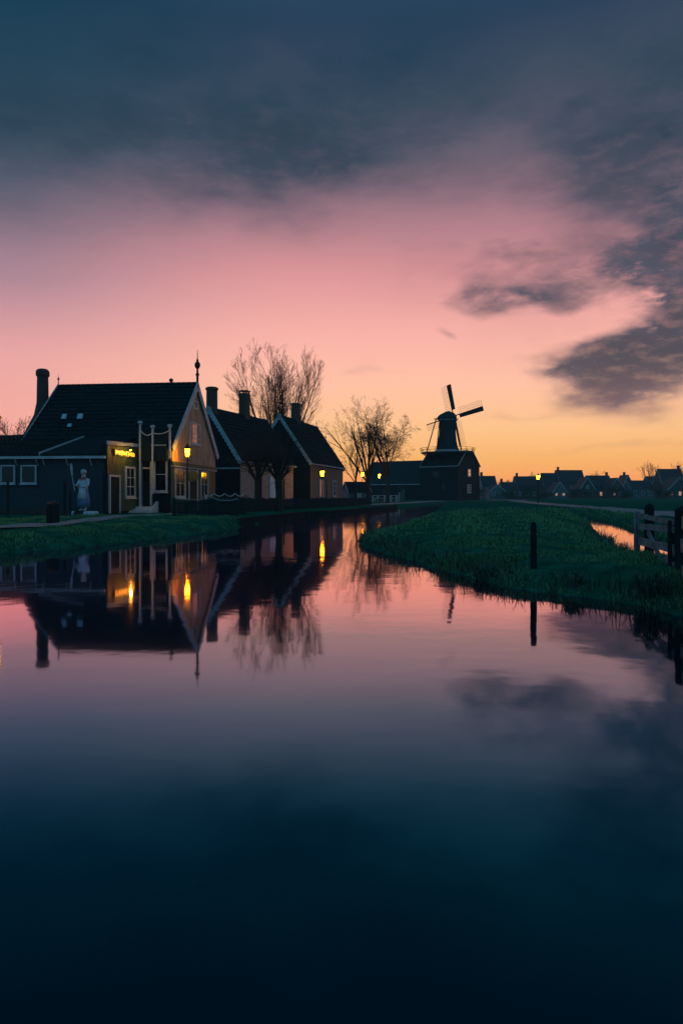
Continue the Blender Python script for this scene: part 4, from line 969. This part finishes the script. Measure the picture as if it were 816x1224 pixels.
MB().tube([(-0.9, -0.6, 0), (-0.9, -0.6, 0.5)], 0.03, 5).tube([(0.2, 0.2, 0), (0.2, 0.2, 0.5)], 0.03, 5).build('stem', M['bark'], hd)
gl = thing('garland', 'white rope garland looping over the hedge by the picket fence', 'garland', (-5.3, 31.2, gz(-5.3, 31.2)))
for k in range(4):
    swag((-0.9+k*0.42, -0.55+k*0.35, 1.0), (-0.9+(k+1)*0.42, -0.55+(k+1)*0.35, 1.0), 0.13, 0.018, 'rope', M['rope'], gl)
for k in range(5): MB().tube([(-0.9+k*0.42, -0.55+k*0.35, -0.05), (-0.9+k*0.42, -0.55+k*0.35, 1.02)], 0.02, 5).build('stake', M['post_wood'], gl)
# timber revetment of the quay
qp = [(-4.2, 28.2), (-3.6, 32.6), (-2.9, 37), (-2.2, 41), (-1.2, 42.6), (-0.4, 45), (2.15, 55), (5.7, 70)]
rv = thing('quay_revetment', 'low timber revetment of upright boards holding the left bank', 'quay wall', (qp[0][0], qp[0][1], 0))
bd = MB(); o0 = Vector((qp[0][0], qp[0][1], 0)); rs = random.Random(2)
for i in range(len(qp)-1):
    a, b = Vector((*qp[i], 0)), Vector((*qp[i+1], 0)); n = int((b-a).length/0.2)
    for k in range(n):
        p = a.lerp(b, k/n)-o0; q = a.lerp(b, (k+0.94)/n)-o0; h = 0.30+rs.uniform(-0.02, 0.03)
        bd.beam(p+Vector((0.02, 0, (h-0.5)/2)), q+Vector((0.02, 0, (h-0.5)/2)), 0.05, h+0.5)
    MB().beam(a-o0+Vector((-0.03, 0, 0.33)), b-o0+Vector((-0.03, 0, 0.33)), 0.16, 0.06).build('capping_rail', M['post_wood'], rv)
bd.build('revetment_boards', M['post_wood'], rv, kind='stuff')

# ------------------------------------------------------------------ lamps
def lantern(label, px, py, d):
    x = (px-CX)/F*d; zl = CAMZ+(HY-py)/F*d; z0 = max(0.3, gz(x, d)); h = zl-z0
    t = thing('street_lamp', label, 'street lamp', (x, d, z0), random.uniform(0, 0.6), 'street lamps')
    MB().lathe([(0.10, -0.1), (0.10, 0.45), (0.07, 0.50), (0.085, 0.55), (0.045, 0.62), (0.036, h*0.6), (0.034, h-0.38), (0.06, h-0.35), (0.03, h-0.31), (0.055, h-0.26), (0.02, h-0.22)], 10).build('post', M['iron'], t)
    MB().beam((-0.22, 0, h-0.42), (0.22, 0, h-0.42), 0.022, 0.022).build('ladder_bar', M['iron'], t)
    fr = MB()
    for k in range(4):
        a = PI/4+k*PI/2; c, s = math.cos(a), math.sin(a)
        fr.beam((0.11*c, 0.11*s, h-0.20), (0.19*c, 0.19*s, h+0.18), 0.016, 0.016)
    fr.lathe([(0.14, h-0.225), (0.14, h-0.20)], 4, ph=PI/4)
    fr.build('lantern_frame', M['iron'], t)
    MB().lathe([(0.098, h-0.196), (0.172, h+0.17)], 4, ph=PI/4).build('lantern_glass', M['lamp_glow'], t)
    MB().lathe([(0.235, h+0.185), (0.21, h+0.21), (0.09, h+0.34), (0.07, h+0.36), (0.07, h+0.41), (0.02, h+0.44), (0.012, h+0.55)], 8, ph=PI/8).build('lantern_roof', M['iron'], t)
    return t
lantern('lit lantern on iron post close to the plank gable of the big house', 224, 541, 35.0)
lantern('lit lantern post on the lawn by the left lean-to windows and path', -7.0, 507, 19.7)
lantern('lit lantern post at the corner of the finialled brick cottage', 385, 566, 54.5)
lantern('lit lantern post between two bare trees near the last house', 433, 567, 86)
lantern('lit lantern post before the long low barn', 453, 569, 83)
lantern('lit lantern post standing alone on the meadow path', 643, 570.5, 80)

# ------------------------------------------------------------------ things on the left lawn
def dpost(label, px, d, top, r=0.05):
    b = base_at(px, d); h = CAMZ+(HY-top)/F*d-b[2]
    t = thing('lawn_post', label, 'post', b); MB().lathe([(r, -0.2), (r, h-0.04), (r*0.6, h)], 8).build('post_shaft', M['post_wood'], t); MB().lathe([(r*1.12, h-0.14), (r*1.12, h-0.10)], 8).build('post_band', M['iron'], t)
dpost('thin dark post in front of the second lean-to window', 9.5, 27.5, 574, 0.05)
dpost('dark round post on the lawn left of the painted statue', 77.5, 28.5, 574, 0.06)
dpost('short dark post between the tall post and the statue', 84.0, 29.5, 586, 0.04)
dpost('dark post at the corner of the lean-to beside the lit side wall', 124.5, 30.4, 562, 0.06)
bn = thing('litter_bin', 'squat dark litter bin standing on the lawn beside the left path', 'litter bin', base_at(63.5, 21.6), 0.2)
MB().lathe([(0.16, -0.05), (0.175, 0.02), (0.175, 0.58), (0.185, 0.60), (0.185, 0.64)], 12).build('body', M['post_wood'], bn)
MB().lathe([(0.19, 0.645), (0.16, 0.70), (0.03, 0.73)], 12).build('lid', M['iron'], bn)
for k in range(12):
    a = 2*PI*k/12; MB().beam((0.184*math.cos(a), 0.184*math.sin(a), 0.04), (0.184*math.cos(a), 0.184*math.sin(a), 0.57), 0.06, 0.014, (math.cos(a), math.sin(a), 0)).build('slat', M['post_wood'], bn)
# painted statue of a figure in cap and apron with a raised paddle
sx, sy, sz = base_at(100, 29.8)
stt = thing('painted_statue', 'painted statue of a figure in white cap and apron holding up a long paddle', 'statue', (sx, sy, sz), R(-15))
def skin(name, verts, edges, radii, m, parent, sub=2):
    me = bpy.data.meshes.new(name); me.from_pydata(verts, edges, []); o = link(name, me, parent)
    md = o.modifiers.new('skin', 'SKIN'); md.use_smooth_shade = True
    for i, r in enumerate(radii): me.skin_vertices[0].data[i].radius = (r, r)
    me.skin_vertices[0].data[0].use_root = True
    sb = o.modifiers.new('sub', 'SUBSURF'); sb.levels = sub; sb.render_levels = sub
    me.materials.append(m); return o
BZ = 0.22
bodyv = [(0, 0, BZ+0.88), (0, 0, BZ+1.12), (0, 0, BZ+1.34), (0, -0.01, BZ+1.47), (0, -0.02, BZ+1.58), (0, -0.02, BZ+1.70),
         (-0.19, 0, BZ+1.34), (-0.26, -0.10, BZ+1.10), (-0.22, -0.30, BZ+1.12), (0.19, 0, BZ+1.34), (0.27, -0.06, BZ+1.10), (0.06, -0.28, BZ+1.05),
         (-0.10, 0, BZ+0.80), (-0.10, 0, BZ+0.42), (-0.10, 0, BZ+0.05), (-0.10, -0.16, BZ+0.02), (0.10, 0, BZ+0.80), (0.10, 0, BZ+0.42), (0.10, 0, BZ+0.05), (0.10, -0.16, BZ+0.02)]
skin('body', bodyv, [(0, 1), (1, 2), (2, 3), (3, 4), (4, 5), (2, 6), (6, 7), (7, 8), (2, 9), (9, 10), (10, 11), (0, 12), (12, 13), (13, 14), (14, 15), (0, 16), (16, 17), (17, 18), (18, 19)],
     [0.17, 0.15, 0.16, 0.06, 0.105, 0.09, 0.075, 0.055, 0.045, 0.075, 0.055, 0.045, 0.09, 0.065, 0.05, 0.045, 0.09, 0.065, 0.05, 0.045], M['pale_blue'], stt)
MB().lathe([(0.17, BZ+1.02), (0.19, BZ+0.9), (0.26, BZ+0.5), (0.29, BZ+0.18)], 16).build('skirt', M['blue_cloth'], stt, smooth=True)
MB().lathe([(0.175, 0), (0.20, -0.12), (0.27, -0.5)], 16, (0, -0.035, BZ+1.02), sx=0.85).build('apron', M['pale_blue'], stt, smooth=True)
MB().lathe([(0.20, BZ+1.38), (0.10, BZ+1.47), (0.07, BZ+1.49)], 14).build('collar', M['red_cloth'], stt, smooth=True)
hv = MB().lathe([(0.02, -0.12), (0.075, -0.10), (0.098, -0.03), (0.105, 0.03), (0.09, 0.09), (0.04, 0.125)], 14, (0, -0.03, BZ+1.63), sx=0.9)
hv.lathe([(0.022, -0.02), (0.014, 0.02), (0.004, 0.04)], 6, (0, -0.135, BZ+1.62))
for s in (-1, 1): hv.lathe([(0.002, -0.02), (0.016, 0), (0.002, 0.02)], 6, (s*0.095, -0.03, BZ+1.62))
hd_ = hv.build('head', M['skin_paint'], stt, smooth=True)
for s in (-1, 1): MB().lathe([(0.002, -0.012), (0.012, 0), (0.002, 0.012)], 6, (s*0.035, -0.122, BZ+1.645)).build('eye', M['iron'], hd_)
MB().box(-0.025, 0.025, -0.128, -0.115, BZ+1.572, BZ+1.582).build('mouth', M['red_cloth'], hd_)
MB().lathe([(0.118, -0.02), (0.125, 0.03), (0.12, 0.08), (0.085, 0.13), (0.02, 0.155)], 14, (0, -0.005, BZ+1.66)).build('cap', M['white'], stt, smooth=True)
pd = MB().tube([(-0.20, -0.34, BZ+0.85), (-0.34, -0.36, BZ+1.62)], 0.020, 7); pd.prism([(-0.29, -0.36, BZ+1.56), (-0.37, -0.36, BZ+1.54), (-0.44, -0.36, BZ+2.0), (-0.42, -0.36, BZ+2.06), (-0.36, -0.36, BZ+2.06), (-0.33, -0.36, BZ+2.0)], (0, 0.03, 0)); pd.build('paddle', M['white_worn'], stt)
for s, (hx, hy, hz) in ((-1, (-0.235, -0.33, BZ+1.12)), (1, (0.0, -0.31, BZ+1.04))):
    hm = MB().lathe([(0.02, -0.05), (0.042, -0.03), (0.045, 0.02), (0.02, 0.05)], 8, (hx, hy, hz), sy=0.6)
    for k in range(4): hm.tube([(hx-0.03+k*0.02, hy-0.01, hz+0.03), (hx-0.03+k*0.022, hy-0.04, hz+0.065-0.01*abs(k-1.5)), (hx-0.03+k*0.022, hy-0.055, hz+0.045)], 0.010, 5)
    hm.tube([(hx+0.035, hy, hz-0.01), (hx+0.062, hy-0.02, hz+0.02), (hx+0.055, hy-0.045, hz+0.03)], 0.011, 5); hm.build('hand', M['skin_paint'], stt)
for cx2, cy2, rr in ((-0.36, -0.05, 0.20), (0.30, -0.12, 0.24), (0.52, 0.02, 0.17)):
    MB().lathe([(rr*0.8, 0), (rr, 0.06), (rr, 0.14), (rr*0.8, 0.21)], 14, (cx2, cy2, 0.0)).build('cheese_wheel', M['pale_blue'], stt, smooth=True)
MB().lathe([(0.42, -0.05), (0.42, 0.10), (0.38, BZ)], 12).build('plinth', M['post_wood'], stt)
# hanging shop sign in front of the gable
q = HO+HX*0.55+HYv*1.5
hs = thing('hanging_sign', 'round dark hanging sign on an iron bracket at the plank gable', 'sign', (q.x, q.y, G0), H.rotation_euler.z)
MB().tube([(-0.55, 0, 2.25), (0.1, 0, 2.28), (0.3, 0, 2.25)], 0.018, 6).tube([(-0.55, 0, 1.95), (0.05, 0, 2.26)], 0.012, 5).build('bracket', M['iron'], hs)
MB().tube([(-0.1, 0, 2.26), (-0.1, 0, 2.14)], 0.008, 4).tube([(0.2, 0, 2.26), (0.2, 0, 2.14)], 0.008, 4).build('chain', M['iron'], hs)
db = MB(); db.prism([(0.05+0.30*math.cos(2*PI*k/20), -0.02, 1.88+0.28*math.sin(2*PI*k/20)) for k in range(20)], (0, 0.04, 0)); db.build('sign_disc', M['green_paint'], hs)
rm = MB()
rm.tube([(0.05+0.30*math.cos(2*PI*k/20), 0, 1.88+0.28*math.sin(2*PI*k/20)) for k in range(21)], 0.022, 5); rm.build('sign_rim', M['iron'], hs)
# white footbridge by the barn
fb0 = at(446, 596, 96.0); fb = thing('footbridge', 'little white railed footbridge over the ditch in front of the long barn', 'footbridge', (fb0.x, 96.0, 0.42), 0.05)
for yy in (0.0, 1.4):
    for zz in (0.55, 0.95): MB().beam((0, yy, zz), (3.4, yy, zz), 0.07, 0.07).build('rail', M['white'], fb)
    for k in range(5): MB().box(k*0.85-0.05, k*0.85+0.05, yy-0.05, yy+0.05, -0.5, 1.0).build('rail_post', M['white'], fb)
    for k in (0, 2): MB().beam((k*0.85+0.05, yy+0.003, 0.1), ((k+1)*0.85-0.05, yy+0.003, 0.9), 0.06, 0.06).build('brace', M['white'], fb)
for k in range(17): MB().box(k*0.2, k*0.2+0.185, -0.1, 1.5, 0.05, 0.10).build('deck_plank', M['old_wood'], fb)
sg2 = at(477, 595, 110.0); ip = thing('information_post', 'slim pale information post in front of the windmill barn', 'post', (sg2.x, 110.0, 0.43))
MB().box(-0.05, 0.05, -0.05, 0.05, -0.2, 2.3).build('post', M['pale_blue'], ip); MB().box(-0.32, 0.32, -0.09, -0.053, 1.45, 2.25).build('panel', M['blue_board'], ip)

# ------------------------------------------------------------------ post and plank fence on the right
pw = thing('mooring_post', 'lone weathered upright post on the grassy bank at the water', 'post', (2.77, 9.85, 0.0))
ptz = CAMZ+(HY-624)/F*9.85
pm_ = MB(); pm_.lathe([(0.052, -0.6), (0.050, 0.2), (0.046, ptz*0.6), (0.043, ptz-0.05), (0.036, ptz-0.01), (0.016, ptz)], 9); pm_.build('shaft', M['post_wood'], pw)
MB().lathe([(0.0475, ptz-0.17), (0.0475, ptz-0.145)], 9).build('wire_band', M['iron'], pw)
fe = thing('plank_fence', 'weathered grey plank fence of broad boards turning over the water', 'fence', (0, 0, 0))
FA, FB, FC = Vector((4.72, 10.9, 0)), Vector((4.50, 9.2, 0)), Vector((3.22, 6.05, 0))
FX = Vector((5.35, 9.25, 0))
A_ = Vector(((763-CX)/F*10.9, 10.9, 0)); B_ = Vector(((805.5-CX)/F*9.2, 9.2, 0)); C_ = Vector(((846-CX)/F*6.0, 6.0, 0))
def plank(p, q, z, h, th, tilt=0.0, nrm=None, m=None):
    d = (q-p).normalized(); n = nrm or Vector((-d.y, d.x, 0)); mb = MB(); k = 7; vs = []; fs = []
    rs = random.Random(int(z*1000)+int(p.x*77))
    for i in range(k):
        t = i/(k-1); c = p.lerp(q, t)+Vector((0, 0, z+tilt*t+rs.uniform(-0.006, 0.006))); hh = h*(1+rs.uniform(-0.05, 0.05)); bow = n*rs.uniform(-0.006, 0.006)
        vs += [c+bow-n*th/2+Vector((0, 0, -hh/2)), c+bow+n*th/2+Vector((0, 0, -hh/2)), c+bow+n*th/2+Vector((0, 0, hh/2)), c+bow-n*th/2+Vector((0, 0, hh/2))]
        if i:
            o = (i-1)*4
            for e in range(4): fs.append((o+e, o+(e+1) % 4, o+4+(e+1) % 4, o+4+e))
    fs += [(0, 1, 2, 3), ((k-1)*4, (k-1)*4+3, (k-1)*4+2, (k-1)*4+1)]
    mb.add(vs, fs); return mb.build('plank', m or M['old_wood'], fe)
def fpost(p, w, top, m=None, bot=-0.8, head=False):
    mb = MB(); mb.box(p.x-w/2, p.x+w/2, p.y-w/2, p.y+w/2, bot, top-0.03); mb.add([(p.x-w/2, p.y-w/2, top-0.03), (p.x+w/2, p.y-w/2, top-0.03), (p.x+w/2, p.y+w/2, top-0.03), (p.x-w/2, p.y+w/2, top-0.03), (p.x, p.y, top)], [(0, 1, 4), (1, 2, 4), (2, 3, 4), (3, 0, 4)])
    o = mb.build('fence_post', m or M['post_wood'], fe)
    if head: MB().lathe([(w*0.60, top-0.14), (w*0.66, top-0.10), (w*0.66, top-0.02), (w*0.5, top+0.01), (w*0.15, top+0.03)], 10, (p.x, p.y, 0)).build('post_head', m or M['post_wood'], o)
for z, h, tl in ((0.97, 0.07, -0.05), (0.80, 0.09, 0.03), (0.56, 0.115, 0.0), (0.34, 0.13, -0.02)): plank(A_, B_, z, h, 0.035, tl)
for z, h, tl in ((0.95, 0.15, 0.0), (0.66, 0.15, 0.0), (0.33, 0.16, 0.0)): plank(B_+Vector((0.05, -0.03, 0)), C_, z, h, 0.04, tl)
fpost(A_+Vector((0.0, 0.06, 0)), 0.075, 1.05, M['old_wood']); fpost(A_+Vector((0.16, -0.02, 0)), 0.11, 1.13, head=True)
fpost(B_+Vector((0.02, 0.09, 0)), 0.09, 0.97, M['post_wood']); fpost(Vector((4.34, 8.70, 0)), 0.13, 1.12, head=True); fpost(B_.lerp(C_, 0.62)+Vector((0.1, 0, 0)), 0.14, 1.1, head=True); fpost(C_, 0.15, 1.12, head=True)
for t in (0.62, 0.70, 0.78, 0.86): p = A_.lerp(B_, t); MB().box(p.x-0.018, p.x+0.018, p.y-0.05, p.y-0.03, 0.78, 0.93).build('baluster', M['old_wood'], fe)
MB().beam(A_+Vector((0.12, -0.04, 0.74)), A_.lerp(B_, 0.62)+Vector((0, -0.04, 0.38)), 0.03, 0.09).build('brace', M['old_wood'], fe)
MB().beam(A_.lerp(B_, 0.6)+Vector((0, -0.045, 0.30)), B_+Vector((0, -0.045, 0.52)), 0.03, 0.08).build('brace', M['old_wood'], fe)
fe2 = fe

# ------------------------------------------------------------------ grass (uncountable)
def blades(name, label, n, xr, yr, hfun, wfun, m, test, seed, lean=0.45):
    g = np.random.default_rng(seed)
    x = g.uniform(xr[0], xr[1], n); y = g.uniform(yr[0], yr[1], n)
    d = np.minimum(sdist(x, y, POND), sdist(x, y, DITCH)); k = test(x, y, d, g.random(n)); x, y, d = x[k], y[k], d[k]; n = len(x)
    z = height(x, y)-0.02
    ok = z > 0.0; x, y, d, z = x[ok], y[ok], d[ok], z[ok]; n = len(x)
    h = hfun(x, y, d)*g.uniform(0.55, 1.35, n); w = wfun(x, y)*g.uniform(0.7, 1.3, n)
    a = g.uniform(0, 2*PI, n); ca, sa = np.cos(a), np.sin(a); l = g.uniform(0.05, lean, n)*h*1.3
    b = a+g.normal(0, 0.9, n); lx, ly = -np.sin(b)*l, np.cos(b)*l
    P = np.zeros((n, 5, 3))
    P[:, 0] = np.stack([x-ca*w, y-sa*w, z], 1); P[:, 1] = np.stack([x+ca*w, y+sa*w, z], 1)
    P[:, 2] = np.stack([x+ca*w*0.7+lx*0.35, y+sa*w*0.7+ly*0.35, z+h*0.6], 1); P[:, 3] = np.stack([x-ca*w*0.7+lx*0.35, y-sa*w*0.7+ly*0.35, z+h*0.6], 1)
    P[:, 4] = np.stack([x+lx, y+ly, z+h*(1-0.25*l/h)], 1)
    o = np.arange(n)*5
    T = np.concatenate([np.stack([o, o+1, o+2], 1), np.stack([o, o+2, o+3], 1), np.stack([o+3, o+2, o+4], 1)])
    ob = link(name, np_mesh(name, P.reshape(-1, 3), T, m), kind='stuff'); ob['label'] = label; ob['category'] = 'grass'
    return ob
def tuft(x, y): return 0.55+0.9*np.clip(np.sin(1.7*x+0.9*y)*np.sin(1.3*y-0.6*x+0.8)+0.5*np.sin(4.1*x-2.2*y)*np.sin(3.7*y+1.1*x), -0.3, 1)
isl = lambda x, y, d: (x > 0.3)
blades('grass', 'short tufted grass covering the near part of the meadow tongue', 100000, (0.5, 7.0), (7.2, 15), lambda x, y, d: 0.085*tuft(x, y), lambda x, y: 0.0055+0*x, M['grass'], lambda x, y, d, r: (d > 0.02) & (x > 0.4), 1)
blades('grass', 'meadow grass stretching back from the tongue toward the path', 110000, (0.5, 16), (15, 45), lambda x, y, d: 0.10*tuft(x, y)*(1+(y-15)*0.012), lambda x, y: 0.008+0.0004*(y-15), M['grass'], lambda x, y, d, r: (d > 0.02) & (x > 0.4) & (x-0.0 < 2.6+y*0.36) & (r < 1.25-(y-15)/34), 2)
blades('grass', 'lawn grass on the left bank before the wooden house', 90000, (-12.5, -3.8), (14, 31), lambda x, y, d: 0.07*tuft(x, y), lambda x, y: 0.009+0*x, M['grass'], lambda x, y, d, r: (d > 0.02) & (x < 0) & (np.abs(x+9.0+np.clip(18-y, 0, 5)*0.5) > 0.6), 3)
blades('bank_reeds', 'long drooping sedge fringing the shore of the meadow tongue', 46000, (0.3, 7.0), (6, 22), lambda x, y, d: 0.23*(0.35+tuft(x*1.6, y*1.6)*0.8), lambda x, y: 0.0065+0*x, M['reed'], lambda x, y, d, r: (d > -0.02) & (d < 0.42) & (x > 0.3) & (r < 1.1-d*2), 4, lean=1.1)
blades('bank_reeds', 'ragged edge grass along the left shore', 16000, (-13, -3.5), (9, 31), lambda x, y, d: 0.12*tuft(x*1.6, y*1.6), lambda x, y: 0.009+0*x, M['reed'], lambda x, y, d, r: (d > -0.02) & (d < 0.35) & (x < 0), 5, lean=0.9)
blades('bank_reeds', 'grass fringing the narrow ditch behind the tongue', 16000, (4.5, 16), (10.5, 41), lambda x, y, d: 0.14*tuft(x*1.6, y*1.6), lambda x, y: 0.010+0*x, M['reed'], lambda x, y, d, r: (sdist(x, y, DITCH) < 0.5) & (sdist(x, y, DITCH) > -0.02), 6, lean=0.9)
def clump(label, x, y, n, h, sp, m, seed):
    rs = random.Random(seed); z = max(0.02, gz(x, y)); t = thing('rush_clump', label, 'plant', (x, y, z)); mb = MB()
    for i in range(n):
        a = rs.uniform(0, 2*PI); r = rs.uniform(0, 0.12); l = h*rs.uniform(0.6, 1.2); o = rs.uniform(0.2, 1.0)*sp*l
        p0 = Vector((r*math.cos(a), r*math.sin(a), -0.05)); d = Vector((math.cos(a), math.sin(a), 0)); s = Vector((-d.y, d.x, 0))*0.006
        p1 = p0+d*o*0.45+Vector((0, 0, l*0.75)); p2 = p0+d*o*1.1+Vector((0, 0, l*rs.uniform(0.3, 0.9)))
        mb.add([p0-s, p0+s, p1+s*0.8, p1-s*0.8, p2], [(0, 1, 2, 3), (3, 2, 4)])
    mb.build('leaves', m, t)
clump('dark spiky rush clump overhanging the water beside the plank fence', 3.62, 8.0, 260, 0.34, 1.1, M['reed'], 1)
clump('pale dry sedge clump on the shore left of the lone post', 2.15, 10.35, 160, 0.26, 0.9, M['reed'], 2)
clump('sedge clump just right of the lone post at the waterline', 3.0, 8.9, 150, 0.24, 0.9, M['reed'], 3)
clump('big dark rush tussock at the foot of the plank fence', 4.25, 7.9, 180, 0.26, 0.9, M['reed'], 4)

# ------------------------------------------------------------------ shrubs and hedges between the village houses
def shrub(label, px, d, w, h, seed):
    rs = random.Random(seed); x = (px-CX)/F*d; t = thing('garden_shrub', label, 'shrub', (x, d, 0.42), 0, 'garden shrubs in the village')
    mb = MB(); lobes = [(rs.uniform(-w*0.32, w*0.32), rs.uniform(-0.8, 0.8), h*rs.uniform(0.35, 0.72), rs.uniform(0.28, 0.5)) for k in range(6)]
    for i in range(700):
        lx, ly, lz, lr = rs.choice(lobes); v = Vector((rs.gauss(0, 1), rs.gauss(0, 1), rs.gauss(0, 1))).normalized()*(rs.random()**0.5)
        p = Vector((lx+v.x*w*lr, ly+v.y*w*lr, max(0.05, lz+v.z*h*lr))); u = Vector((rs.gauss(0, 1), rs.gauss(0, 1), rs.gauss(0, 1))).normalized(); q = u.orthogonal().normalized(); z = rs.uniform(0.12, 0.28)
        mb.add([p-u*z, p+q*z*0.6, p+u*z, p-q*z*0.6], [(0, 1, 2, 3)])
    mb.build('foliage', M['leaf_dark'], t); MB().tube([(0, 0, -0.1), (0.05, 0, h*0.5)], [0.1, 0.05], 5).build('stem', M['bark'], t)
for lb, px, d, w, h, sd in (('dark rounded shrub against the windmill barn gable', 574, 196, 4.0, 3.2, 1), ('shrub in front of the low pale outbuilding', 606, 200, 5.0, 2.6, 2), ('tall evergreen behind the meadow lamp by the broad roof', 630, 226, 4.0, 4.6, 3),
        ('low shrub row by the shop window of the white verged house', 652, 208, 6.0, 2.4, 4), ('rounded shrub before the tallest village house', 686, 214, 4.0, 3.4, 5), ('spreading shrub at the narrow white gable', 702, 212, 5.0, 2.8, 6),
        ('bushy evergreen between the long roof and the squat house', 733, 216, 4.0, 5.0, 7), ('shrub under the tall chimney house', 752, 214, 5.0, 3.0, 8), ('high evergreen beside the paired dormers', 786, 216, 4.4, 5.2, 9), ('dark shrub at the bright lit windows', 797, 200, 4.0, 2.8, 10)):
    shrub(lb, px, d, w, h, sd)
# ------------------------------------------------------------------ evening haze over the meadow
hz = MB().box(-300, 420, -45, 420, -2.0, 24.0)
hm_ = bpy.data.materials.new('haze'); hm_.use_nodes = True; ht = hm_.node_tree; ht.nodes.clear()
hv_ = ht.nodes.new('ShaderNodeVolumePrincipled'); hv_.inputs['Color'].default_value = (0.55, 0.85, 0.95, 1); hv_.inputs['Density'].default_value = 0.0004; hv_.inputs['Anisotropy'].default_value = 0.0
ho_ = ht.nodes.new('ShaderNodeOutputMaterial'); ht.links.new(hv_.outputs[0], ho_.inputs['Volume'])
hz.build('haze', hm_, kind='stuff')
